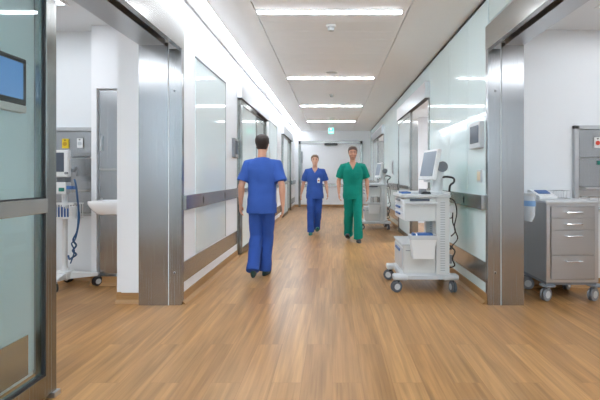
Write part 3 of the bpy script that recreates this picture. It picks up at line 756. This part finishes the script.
# ------------------------------------------------------------------ steel drawer cart in the right room
t = thing('drawer_cart', 'stainless steel four drawer cart on grey casters in the right room', 'drawer cart', (2.40, 4.25, 0))
obj('body', MB().box(2.145, 2.665, 4.015, 4.50, .195, .985, .004), 'steel_d', t)
obj('front_frame', MB().box(2.145,2.185,4.0,4.02,.195,.985,.002).box(2.628,2.665,4.0,4.02,.195,.985,.002).box(2.18,2.63,4.0,4.02,.195,.225,.002).box(2.18,2.63,4.0,4.02,.955,.985,.002), 'alu', t)
obj('top_tray', MB().box(2.125, 2.685, 3.98, 4.52, .985, 1.012, .008, 3), 'ltgrey', t)
obj('push_rail', MB().tube([(2.70,4.05,.93),(2.725,4.05,.93),(2.725,4.45,.93),(2.70,4.45,.93)], .012, smooth=0), 'chrome', t)
for z0, z1 in ((.842,.952), (.722,.837), (.472,.717), (.230,.467)):
    dr = obj('drawer', MB().box(2.190, 2.623, 3.992, 4.02, z0, z1, .003), 'steel_d', t)
    zz = z1-.055
    mb = MB().tube([(2.33,3.995,zz),(2.33,3.965,zz),(2.345,3.957,zz),(2.465,3.957,zz),(2.48,3.965,zz),(2.48,3.995,zz)], .0075, 8)
    obj('drawer_pull', mb, 'chrome', dr)
obj('chassis', MB().box(2.15,2.66,4.02,4.50,.165,.197,.006), 'grey', t)
for x, y, h in ((2.18,4.05,.5), (2.655,4.05,.5), (2.20,4.45,-.2), (2.62,4.45,.7)):
    c = caster(t, x, y, .068, h, ztop=.17)
    obj('bumper', MB().cyl((x, y, .148), (x, y, .166), .075, n=24, bev=.006), 'grey', c)
t = thing('glove_box', 'white and blue glove box on the steel drawer cart', 'box', (2.25, 4.35, 1.012))
obj('carton', MB().prism([(4.18,1.013),(4.46,1.013),(4.46,1.105),(4.40,1.11),(4.18,1.045)], 2.17, 2.36, 'x', .008), 'white', t)
obj('carton_window', MB().box(-.065,.065,-.05,.05,-.004,.006,.003,2,Matrix.Translation((2.265,4.31,1.088)) @ Matrix.Rotation(R(16.5),4,'X')), 'blue', t)
t = thing('waste_bag_holder', 'clear plastic waste bag holder on the left side of the drawer cart', 'waste holder', (2.03, 4.3, .75))
obj('bag', MB().loft([((2.01,4.13,.80),(.035,.10),((1,0,0),(0,1,0))),((2.015,4.12,.86),(.05,.12),((1,0,0),(0,1,0))),((2.015,4.12,1.0),(.055,.125),((1,0,0),(0,1,0))),((2.015,4.12,1.06),(.05,.12),((1,0,0),(0,1,0)))],20), 'clearbag', t)
obj('bag_hoop', MB().loft([((2.015,4.12,1.055),(.058,.128),((1,0,0),(0,1,0))),((2.015,4.12,1.085),(.06,.13),((1,0,0),(0,1,0)))],24), 'ltgrey', t)
obj('blue_band', MB().loft([((2.015,4.12,.955),(.056,.127),((1,0,0),(0,1,0))),((2.015,4.12,1.01),(.0575,.128),((1,0,0),(0,1,0)))],24), mat('pale blue band', (120,160,205), .35), t)
t = thing('wire_basket', 'small chrome wire rail basket on the drawer cart top', 'basket', (2.50, 4.4, 1.012))
mb = MB()
for z in (1.02, 1.10): mb.tube([(2.38,4.30,z),(2.56,4.30,z),(2.56,4.46,z),(2.38,4.46,z),(2.38,4.30,z)], .004, 6, smooth=0)
for k in range(6):
    x = 2.38+k*.036; mb.tube([(x,4.30,1.10),(x,4.30,1.018),(x,4.46,1.018),(x,4.46,1.10)], .0022, 6, smooth=0)
obj('wires', mb, 'chrome', t)

# ------------------------------------------------------------------ patient monitor on its stand, left room
t = thing('monitor_stand', 'white patient monitor on a wheeled stand in the left room', 'patient monitor', (-2.98, 4.5, 0))
px_, py_ = -3.02, 4.52
obj('pole', MB().cyl((px_,py_,.16),(px_,py_,1.22),.028,n=20).cyl((px_,py_,.15),(px_,py_,.24),.05,.032), 'white', t)
mb = MB()
for ex, ey in ((-2.98,4.30), (-2.68,4.60), (-3.36,4.40), (-3.14,4.74)):
    d_ = Vector((ex-px_, ey-py_, 0)); L = d_.length; q = Matrix.Translation((px_,py_,0)) @ Matrix.Rotation(math.atan2(d_.y, d_.x), 4, 'Z')
    b = bmesh.new()
    pts = [(0,-.055,.10),(0,.055,.10),(L,.03,.115),(L,-.03,.115),(0,-.05,.185),(0,.05,.185),(L,.028,.15),(L,-.028,.15)]
    v = [b.verts.new(p) for p in pts]
    for f in ((3,2,1,0),(4,5,6,7),(0,1,5,4),(1,2,6,5),(2,3,7,6),(3,0,4,7)): b.faces.new([v[i] for i in f])
    bmesh.ops.recalc_face_normals(b, faces=b.faces); bmesh.ops.bevel(b, geom=b.edges[:], offset=.01, segments=2, affect='EDGES', profile=.5)
    mb._add(b, q)
    caster(t, ex, ey, .055, math.atan2(d_.y, d_.x)+.8, tyre='black', ztop=.125)
mb.cyl((px_,py_,.10),(px_,py_,.19),.09,n=24,bev=.01)
obj('base', mb, 'white', t)
mon = obj('monitor', MB().box(-3.20,-2.885,4.38,4.435,1.245,1.545,.018,3).box(-3.12,-2.96,4.43,4.50,1.27,1.46,.02,3), 'white', t)
obj('screen', MB().box(-3.17,-2.935,4.374,4.384,1.305,1.515,.003), 'screen_dim', mon)
obj('control_knob', MB().cyl((-2.905,4.36,1.29),(-2.905,4.385,1.29),.014), 'grey', mon)
obj('mount_bracket', MB().box(-3.07,-2.97,4.46,4.56,1.19,1.25,.006), 'grey', t)
obj('side_module', MB().box(-2.96,-2.86,4.44,4.48,1.30,1.34,.008).tube([(-2.87,4.45,1.32),(-2.84,4.45,1.36),(-2.815,4.45,1.31),(-2.835,4.45,1.26)], .013), 'grey', t)
obj('pump_module', MB().box(-3.06,-2.93,4.40,4.50,1.06,1.19,.01), 'white', t)
obj('connector', MB().box(-2.935,-2.87,4.41,4.47,1.11,1.15,.006).cyl((-2.87,4.44,1.13),(-2.835,4.44,1.12),.014), 'blue', t)
obj('connector', MB().box(-3.0,-2.945,4.385,4.41,1.09,1.13,.004), 'teal', t)
bk = obj('basket', MB().box(-3.10,-2.80,4.36,4.375,.795,.81).box(-3.10,-2.80,4.36,4.375,.945,.96).box(-3.10,-2.80,4.50,4.515,.945,.96).box(-2.815,-2.80,4.36,4.51,.945,.96).box(-3.10,-3.085,4.36,4.51,.945,.96).box(-3.10,-2.80,4.36,4.51,.790,.797), 'white', t)
mb = MB()
for k in range(10): mb.box(-3.098+k*.0325, -3.092+k*.0325, 4.362, 4.370, .80, .95)
for k in range(4): mb.box(-2.810, -2.803, 4.365+k*.045, 4.371+k*.045, .80, .95)
obj('basket_wire', mb, 'white', bk)
obj('cable', MB().tube([(-2.86,4.44,1.22),(-2.83,4.42,1.16),(-2.80,4.40,1.02),(-2.775,4.38,.85),(-2.79,4.38,.66),(-2.835,4.38,.56),(-2.80,4.38,.50),(-2.84,4.38,.44),(-2.80,4.38,.40),(-2.86,4.40,.36),(-2.90,4.42,.34),(-2.94,4.46,.37)], .010), 'cable', t)
obj('cable', MB().tube([(-2.835,4.44,1.12),(-2.80,4.40,.98),(-2.765,4.38,.80),(-2.80,4.37,.58),(-2.845,4.37,.52),(-2.815,4.37,.44),(-2.87,4.39,.30)], .007), 'cable', t)
tag(obj('medical_packet', MB().box(-3.05,-2.99,4.39,4.48,.80,.915,.008), 'blue'), 'blue supply packet standing in the monitor stand basket', 'packet', 'packets in the monitor stand basket')
tag(obj('medical_packet', MB().box(-2.97,-2.90,4.39,4.47,.80,.90,.008), 'blue'), 'blue supply packet standing in the monitor stand basket', 'packet', 'packets in the monitor stand basket')
tag(obj('dressing_packet', MB().box(-2.885,-2.835,4.39,4.47,.80,.925,.008), 'white'), 'white packet upright in the monitor stand basket', 'packet')
# ------------------------------------------------------------------ people
def remeshed(name, mb, m, parent, voxel, disp=None, cut=None, solid=0, smooth_it=4):
    """union of overlapping closed skins -> one continuous surface"""
    me = bpy.data.meshes.new(name+'_raw'); mb.bm.to_mesh(me); mb.bm.free()
    o = bpy.data.objects.new(name+'_raw', me); COL.objects.link(o)
    r = o.modifiers.new('r', 'REMESH'); r.mode = 'VOXEL'; r.voxel_size = voxel; r.use_smooth_shade = True
    if smooth_it:
        sm = o.modifiers.new('s', 'SMOOTH'); sm.factor = .5; sm.iterations = smooth_it
    bpy.context.view_layer.update()
    dg = bpy.context.evaluated_depsgraph_get()
    out = bpy.data.meshes.new_from_object(o.evaluated_get(dg))
    bpy.data.objects.remove(o); bpy.data.meshes.remove(me)
    b = bmesh.new(); b.from_mesh(out)
    b.normal_update()
    if disp:
        mv = [(v, v.co+v.normal*disp(v.co)) for v in b.verts]
        for v, c in mv: v.co = c
    if cut:
        bmesh.ops.delete(b, geom=[f for f in b.faces if cut(f.calc_center_median())], context='FACES')
    if solid:
        bmesh.ops.recalc_face_normals(b, faces=b.faces)
    b.to_mesh(out); b.free(); out.name = name
    n_ = bpy.data.objects.new(name, out); COL.objects.link(n_)
    out.materials.clear(); out.materials.append(M[m])
    for p in out.polygons: p.use_smooth = True
    if solid:
        sd = n_.modifiers.new('thickness', 'SOLIDIFY'); sd.thickness = solid; sd.offset = -1
    if parent is not None: n_.parent = parent
    return n_

def person(name, label, loc, rot, Hh, P):
    """built facing -Y at the origin; P holds pose and clothing"""
    k = Hh/1.80
    V = lambda x, y, z: Vector((x, y, z))*k
    sw = P.get('broad', 1.0)
    hw = P.get('hips', 1.0)
    X3 = ((1,0,0),(0,1,0))
    lean = P.get('lean', 0)
    # ---- joints
    J = {}
    for s, nm in ((1,'L'), (-1,'R')):
        J['sho'+nm] = V(s*.178*sw, .0+lean, 1.425)
        J['elb'+nm] = V(*P['elb'+nm]); J['wri'+nm] = V(*P['wri'+nm])
        J['hip'+nm] = V(s*.088*hw, 0, .93)
        J['kne'+nm] = V(*P['kne'+nm]); J['ank'+nm] = V(*P['ank'+nm])
    body = MB()
    def torso(mb, g, rows):
        mb.loft([((x[3] if len(x) > 4 else 0, (x[3]+lean*max(0, (x[0]-.95)/.5))*k, x[0]*k), ((x[1]*1.0+g)*k, (x[2]+g)*k), X3) for x in rows], 28)
    ts = [(.86,.13,.09,.0), (.90,.158*hw,.108,.005), (.96,.165*hw,.112,.005), (1.06,.145*(sw+hw)/2,.100,0), (1.16,.148*sw,.105,-.002), (1.27,.165*sw,.115,-.004),
          (1.36,.175*sw,.112,0), (1.43,.165*sw,.092,.006), (1.475,.115*sw,.075,.012), (1.505,.07,.062,.012)]
    def T4(rows, g, mb):
        mb.loft([((0, (r[3]+lean*max(0, (r[0]-.95)/.5))*k, r[0]*k), ((r[1]+g)*k, (r[2]+g)*k), X3) for r in rows], 30)
    T4(ts, 0, body)
    hy = lean+P.get('head_y', -.012)
    # neck and head
    body.loft([(V(0,.012+lean,1.46),(.064*k,.064*k),X3), (V(0,.004+hy*.5,1.53),(.054*k,.058*k),X3), (V(0,hy+.008,1.61),(.053*k,.06*k),X3)], 20)
    hz = 1.80
    hd = [(z_*1.07, a_*1.05, b_*1.05, c_) for z_, a_, b_, c_ in [(-.232,.022,.028,-.068), (-.222,.036,.045,-.055), (-.20,.048,.062,-.036), (-.17,.059,.079,-.018), (-.14,.067,.088,-.008), (-.11,.072,.093,0), (-.08,.0755,.096,.004), (-.05,.0705,.091,.006), (-.025,.057,.074,.007), (-.008,.034,.045,.007), (0,.013,.017,.007)]]
    hx = P.get('head_x', 0)
    body.loft([(V(hx, hy+r[3], hz+r[0]), (r[1]*k, r[2]*k), X3) for r in hd], 26)
    # nose, brow, ears, eye-socket cheeks
    body.loft([(V(hx,hy-.092,hz-.098),(.008*k,.008*k)),(V(hx,hy-.102,hz-.125),(.011*k,.012*k)),(V(hx,hy-.108,hz-.148),(.016*k,.013*k)),(V(hx,hy-.094,hz-.155),(.014*k,.008*k))], 10)
    body.ell(V(hx,hy-.078,hz-.085), (.05*k,.016*k,.010*k), 14)
    for s in (-1, 1):
        body.ell(V(hx+s*.076,hy+.012,hz-.115), (.010*k,.019*k,.032*k), 12)
    # arms
    for s, nm in ((1,'L'), (-1,'R')):
        a, e, w_ = J['sho'+nm], J['elb'+nm], J['wri'+nm]
        body.loft([(a+V(-s*.04,0,-.006),(.050*k,.052*k)),(a+V(0,0,-.006),(.050*k,.052*k)),(a.lerp(e,.35),(.050*k,.052*k)),(a.lerp(e,.8),(.041*k,.042*k)),(e,(.039*k,.040*k)),
                   (e.lerp(w_,.25),(.042*k,.042*k)),(e.lerp(w_,.7),(.032*k,.031*k)),(w_,(.026*k,.024*k)),(w_+(w_-e).normalized()*.012*k,(.026*k,.02*k))], 16)
        # hand: palm, four fingers, thumb; palm faces the thigh, knuckles outward
        d = (w_-e).normalized()
        fwd = Vector((0,-1,0)); fwd = (fwd-d*fwd.dot(d)).normalized()        # thumb side
        nrm = d.cross(fwd).normalized()
        if nrm.x*s > 0: nrm = -nrm                                           # palm normal points to the body
        pc = w_+d*.05*k
        body.loft([(w_-d*.01*k,(.024*k,.02*k),(fwd,nrm)),(w_+d*.03*k,(.034*k,.017*k),(fwd,nrm)),(w_+d*.07*k,(.041*k,.0155*k),(fwd,nrm)),(w_+d*.092*k,(.039*k,.013*k),(fwd,nrm))], 16)
        for i, (off, ln) in enumerate(((.029,.074), (.0105,.082), (-.008,.076), (-.026,.06))):
            b0 = w_+d*.085*k+fwd*off*k
            c1 = .25+.07*i
            d1_ = (d*math.cos(c1)+nrm*math.sin(c1)); d2_ = (d*math.cos(c1*2.3)+nrm*math.sin(c1*2.3)); d3_ = (d*math.cos(c1*3.2)+nrm*math.sin(c1*3.2))
            p1 = b0+d1_*ln*.48*k; p2 = p1+d2_*ln*.30*k; p3 = p2+d3_*ln*.22*k
            body.loft([(b0-d*.012*k,(.0085*k,.0085*k)),(b0,(.0088*k,.0088*k)),(p1,(.0082*k,.0082*k)),(p2,(.0074*k,.0074*k)),(p3,(.0055*k,.0055*k))], 10)
        t0 = w_+d*.028*k+fwd*.026*k
        t1 = t0+(d*.62+fwd*.65+nrm*.25).normalized()*.040*k; t2 = t1+(d*.9+fwd*.2+nrm*.25).normalized()*.032*k; t3 = t2+(d*.95+nrm*.25).normalized()*.02*k
        body.loft([(t0-fwd*.01*k,(.013*k,.013*k)),(t0,(.013*k,.013*k)),(t1,(.0105*k,.0105*k)),(t2,(.0095*k,.0095*k)),(t3,(.006*k,.006*k))], 10)
    # legs (within the trousers) and feet (within the shoes)
    for nm in 'LR':
        h, n_, a = J['hip'+nm], J['kne'+nm], J['ank'+nm]
        body.loft([(h+V(0,0,.03),(.082*k,.085*k)),(h.lerp(n_,.3),(.078*k,.08*k)),(n_,(.054*k,.056*k)),(n_.lerp(a,.3),(.055*k,.058*k)),(a,(.036*k,.04*k)),(a-V(0,0,.03),(.034*k,.04*k))], 18)
        f = P['foot'+nm]   # pitch of the foot (heel up > 0), toe-out angle
        q = Matrix.Rotation(R(f[1]), 3, 'Z') @ Matrix.Rotation(R(f[0]), 3, 'X')
        body.loft([(a+q @ V(0,.04,-.055),(.028*k,.03*k)),(a+q @ V(0,-.04,-.05),(.036*k,.032*k)),(a+q @ V(0,-.12,-.065),(.04*k,.02*k)),(a+q @ V(0,-.17,-.07),(.03*k,.014*k))], 14)
    o = remeshed(name, body, P['skin'], None, .0062, smooth_it=2)
    WORLD[o.name] = Vector((0,0,0))
    tag(o, label, 'person')
    o.location = loc; o.rotation_euler = (0, 0, rot)
    # ---- trousers
    tr = MB()
    fold = P.get('seed', 0); tw = P.get('trouser_w', 1.0)
    T4([(.80,.115,.09,.0), (.86,.155*hw,.115,.0), (.93,.172*hw,.125,.003), (1.0,.168*hw,.118,.003), (1.04,.16*hw,.112,0)], .012, tr)
    for s, nm in ((1,'L'), (-1,'R')):
        h, n_, a = J['hip'+nm], J['kne'+nm], J['ank'+nm]
        dn = (a-n_).normalized()
        hem = a-dn*-.005*k
        tr.loft([(h+V(-s*.005,0,.03),(.088*k*tw,.112*k)),(h.lerp(n_,.15),(.098*k*tw,.110*k)),(h.lerp(n_,.5),(.094*k*tw,.104*k)),(n_,(.086*k*tw,.094*k)),(n_.lerp(a,.45),(.082*k*tw,.090*k)),(n_.lerp(a,.85),(.084*k*tw,.092*k)),(hem+dn*.03*k,(.087*k*tw,.096*k)),(hem+dn*.035*k,(.081*k*tw,.088*k))], 22)
    def cloth(c, amp=.006):
        q = c/k
        return amp*k*(noise.noise(Vector((q.x*9+fold, q.y*9, q.z*3.2)))+.7*noise.noise(Vector((q.x*6+q.z*7+fold, q.y*6, q.z*9-q.x*6))))
    remeshed('scrub_trousers', tr, P['trousers'], o, .009, disp=lambda c: cloth(c, .012))
    # ---- top
    tp = MB()
    hemz = P.get('hem', .80)
    T4([(hemz,.178*hw,.128,.002), (.90,.180*hw,.132,.002), (1.0,.172*(sw+hw)/2,.126,0), (1.08,.166*(sw+hw)/2,.120,0), (1.18,.166*sw,.120,-.003), (1.27,.174*sw,.124,-.004), (1.36,.180*sw,.118,0), (1.43,.168*sw,.098,.006), (1.475,.122*sw,.082,.012), (1.512,.078,.07,.012)], .012, tp)
    for s, nm in ((1,'L'), (-1,'R')):
        a, e = J['sho'+nm], J['elb'+nm]
        tp.loft([(a+V(-s*.07,0,.008),(.064*k,.066*k)),(a+V(s*.0,0,-.002),(.066*k,.070*k)),(a.lerp(e,.3),(.072*k,.076*k)),(a.lerp(e,.6),(.073*k,.078*k)),(a.lerp(e,P.get('sleeve', .78)),(.075*k,.08*k))], 20)
    vd = P.get('vdepth', .10)
    def cut(c):
        q = c/k
        if q.z > 1.525: return True
        r = math.hypot(q.x, q.y-.012-lean)
        if r < .078 and q.z > (1.512 if q.y > lean else 1.49): return True
        if q.y < lean-.01 and q.z > 1.505-vd-.02 and abs(q.x) < .070*(q.z-(1.505-vd-.02))/(vd+.02)+.002: return True
        if q.z < hemz+.004: return True
        return False
    top = remeshed('scrub_top', tp, P['top'], o, .008, disp=lambda c: cloth(c, .012), cut=cut, solid=.004*k)
    # neckline band: a flat V-shaped facing laid on the chest
    if P.get('pocket'):
        s = P['pocket']
        obj('chest_pocket', MB().box(s*.045*k, s*.13*k, (lean-.140)*k, (lean-.128)*k, 1.20*k, 1.30*k, .004), P['top'], o)
        obj('pocket_seam', MB().box(s*.05*k, s*.125*k, (lean-.143)*k, (lean-.139)*k, 1.288*k, 1.292*k), P['trousers'], o)
    # ---- shoes
    for nm in 'LR':
        a = J['ank'+nm]; f = P['foot'+nm]
        q = Matrix.Rotation(R(f[1]), 3, 'Z') @ Matrix.Rotation(R(f[0]), 3, 'X')
        qu, qv = q @ Vector((1,0,0)), q @ Vector((0,-1,0))
        def ring(yc, z, rx, ry): return (a+q @ V(0, yc, z), (rx*k, ry*k), (qu, qv))
        sh = MB().loft([ring(-.06,-.088,.041,.135), ring(-.06,-.070,.044,.140), ring(-.055,-.050,.043,.132), ring(-.045,-.032,.040,.112), ring(-.02,-.015,.038,.075), ring(-.005,.005,.038,.055)], 26)
        so = obj('shoe', sh, P['shoe'], o, 60)
        obj('sole', MB().loft([ring(-.06,-.092,.040,.134), ring(-.06,-.080,.045,.142), ring(-.06,-.076,.045,.142)], 26), P.get('sole', 'rubber'), so)
    # ---- face details and hair
    if P.get('face', True):
        for s in (-1, 1):
            obj('eye', MB().ell(V(hx+s*.032,hy-.089,hz-.108), (.013*k,.006*k,.006*k), 12), 'eye', o)
            obj('eyebrow', MB().loft([(V(hx+s*.014,hy-.095,hz-.090),(.004*k,.004*k)),(V(hx+s*.034,hy-.092,hz-.084),(.005*k,.005*k)),(V(hx+s*.052,hy-.078,hz-.090),(.003*k,.003*k))], 8), P['hair'], o)
        obj('mouth', MB().ell(V(hx,hy-.092,hz-.182), (.024*k,.010*k,.006*k), 12), 'lips', o)
    hm = MB()
    style = P['hairstyle']
    g = .012
    hm.loft([(V(hx, hy+r[3]+(.010 if r[0] < -.03 else .004), hz+r[0]+.012), ((r[1]+(g if r[0] > -.13 else .006))*k, (r[2]+g*.6)*k), X3) for r in hd if r[0] > -.225], 26)
    if style == 'bun':
        hm.ell(V(hx,hy+.105,hz-.07), (.045*k,.04*k,.045*k), 16)
        hm.ell(V(hx,hy+.06,hz-.05), (.05*k,.05*k,.05*k), 16)
    line = P.get('hairline', -.052)
    def hcut(c):
        q = c/k; y_ = q.y-hy; x_ = q.x-hx; z_ = q.z-hz
        if style == 'bun':
            if z_ < -.17 and y_ < .06: return True
            lim = line+.10*min(1, max(0, (abs(x_)-.05)/.03))*-.6
            return (y_ < -.02+.0 and z_ < line-(y_+.09)*.6) or (y_ >= -.02 and y_ < .03 and z_ < -.13) or z_ < -.175
        # short cut: ears free, nape tapered
        if y_ < -.028: return z_ < line-(y_+.10)*.5
        if y_ < .022: return z_ < -.100 if y_ > -.012 else z_ < -.135
        return z_ < -.168-.05*min(1, max(0, (y_-.02)/.04))
    amp = .004 if style == 'short' else .003
    remeshed('hair', hm, P['hair'], o, .006, disp=lambda c: amp*noise.noise(c*55)+.004*noise.noise(c*22), cut=hcut, solid=.010*k, smooth_it=1)
    if P.get('beard'):
        bm_ = MB().loft([(V(hx, hy+r[3]-.004, hz+r[0]-.002), ((r[1]+.0035)*k, (r[2]+.0025)*k), X3) for r in hd if r[0] < -.12], 26)
        remeshed('beard', bm_, 'beard', o, .006, cut=lambda c: (c.y/k-hy > -.005) or (c.z/k-hz > -.158 and abs(c.x/k-hx) < .046) or (c.z/k-hz > -.145) or (abs(c.z/k-hz+.182) < .011 and abs(c.x/k-hx) < .028 and c.y/k-hy < -.06), solid=.003*k, smooth_it=1)
    if P.get('glasses'):
        gm = MB()
        for s in (-1, 1):
            c0 = V(hx+s*.034,hy-.104,hz-.108)
            gm.tube([c0+V(.026*math.cos(a_),.0,.018*math.sin(a_)) for a_ in [2*PI*i/16 for i in range(17)]], .0022*k, 6, smooth=0)
            gm.tube([V(hx+s*.060,hy-.102,hz-.104), V(hx+s*.082,hy-.05,hz-.104), V(hx+s*.086,hy+.01,hz-.108)], .002*k, 6)
        gm.tube([V(hx-.009,hy-.106,hz-.104), V(hx+.009,hy-.106,hz-.104)], .002*k, 6, smooth=0)
        obj('glasses', gm, 'black', o)
    if P.get('badge'):
        x_ = P['badge']
        bd = obj('badge', MB().box((x_-.03)*k, (x_+.03)*k, (lean-.158)*k, (lean-.150)*k, 1.17*k, 1.265*k, .003), 'white', o)
        obj('badge_clip', MB().box((x_-.012)*k, (x_+.012)*k, (lean-.160)*k, (lean-.142)*k, 1.262*k, 1.285*k, .002), 'alu', bd)
        obj('badge_photo', MB().box((x_-.02)*k, (x_+.02)*k, (lean-.1605)*k, (lean-.157)*k, 1.20*k, 1.235*k), mat('badge print', (196,110,70), .5), bd)
    return o

# man walking away (faces +Y: built facing -Y, then turned round)
person('person', 'person in royal blue scrubs with short dark hair walking away along the left wall', (-.885, 5.05, 0), PI, 1.775, dict(
    skin='skin', top='scrub_blue', trousers='scrub_blue2', shoe='shoe_dg', hair='hair_d', hairstyle='short', broad=1.02, hips=1.0, lean=-.02, seed=3.1, trouser_w=.93, sleeve=.80, hem=.80,
    elbL=(.255,.03,1.15), wriL=(.275,-.02,.91), elbR=(-.265,.06,1.15), wriR=(-.275,.06,.90),
    kneL=(.078,-.02,.50), ankL=(.072,.20,.14), kneR=(-.06,-.10,.50), ankR=(-.035,-.05,.09), footL=(-30,4), footR=(0,-8), face=True, hairline=-.05))
# woman walking towards the viewer
person('person', 'person in blue scrubs with tied blonde hair and a badge walking towards the viewer', (-.37, 8.68, 0), R(2), 1.70, dict(
    skin='skin_f', top='scrub_blue', trousers='scrub_blue2', shoe='shoe_g', sole='shoe_g', hair='hair_b', hairstyle='bun', trouser_w=.98, broad=1.0, hips=1.08, lean=-.015, seed=11.7, sleeve=.74, hem=.80,
    elbL=(.255,.05,1.15), wriL=(.285,.0,.93), elbR=(-.265,.06,1.15), wriR=(-.315,.04,.92),
    kneL=(.07,.0,.50), ankL=(.045,.17,.125), kneR=(-.095,-.10,.50), ankR=(-.095,-.13,.09), footL=(-20,6), footR=(8,-4), vdepth=.09, pocket=1, badge=.085, hairline=-.045))
# man in green
person('person', 'person in emerald green scrubs with short brown hair walking towards the viewer', (.40, 7.72, 0), R(-2), 1.81, dict(
    skin='skin', top='scrub_green', trousers='scrub_green', shoe='shoe_d', hair='hair_m', hairstyle='short', trouser_w=1.0, broad=1.05, hips=1.0, lean=-.015, seed=23.9, sleeve=.78, hem=.80,
    elbL=(.275,.06,1.15), wriL=(.285,.02,.90), elbR=(-.27,.03,1.15), wriR=(-.262,-.05,.91),
    kneL=(.09,-.09,.50), ankL=(.105,-.11,.092), kneR=(-.075,.02,.50), ankR=(-.085,.14,.12), footL=(9,5), footR=(-18,-8), vdepth=.115, pocket=1, beard=True, glasses=True, hairline=-.05))

# ------------------------------------------------------------------ world, camera, view
w = bpy.data.worlds.new('World'); S.world = w; w.use_nodes = True
w.node_tree.nodes['Background'].inputs[0].default_value = (.70,.85,1,1); w.node_tree.nodes['Background'].inputs[1].default_value = 3.6
cam = bpy.data.cameras.new('Camera'); co = bpy.data.objects.new('Camera', cam); COL.objects.link(co)
co.location = (0, 0, 1.27); co.rotation_euler = (PI/2, 0, 0)
cam.sensor_width = 36; cam.lens = 24
cam.shift_x = -32/600; cam.shift_y = -25/600
cam.clip_start = .05; cam.clip_end = 100
S.camera = co
vs = S.view_settings
vs.view_transform = 'Standard'; vs.look = 'None'; vs.gamma = 1; vs.exposure = 1.42; vs.use_curve_mapping = False
try:
    S.cycles.use_denoising = True; S.cycles.max_bounces = 10; S.cycles.diffuse_bounces = 6; S.cycles.glossy_bounces = 5; S.cycles.transparent_max_bounces = 12
except Exception: pass
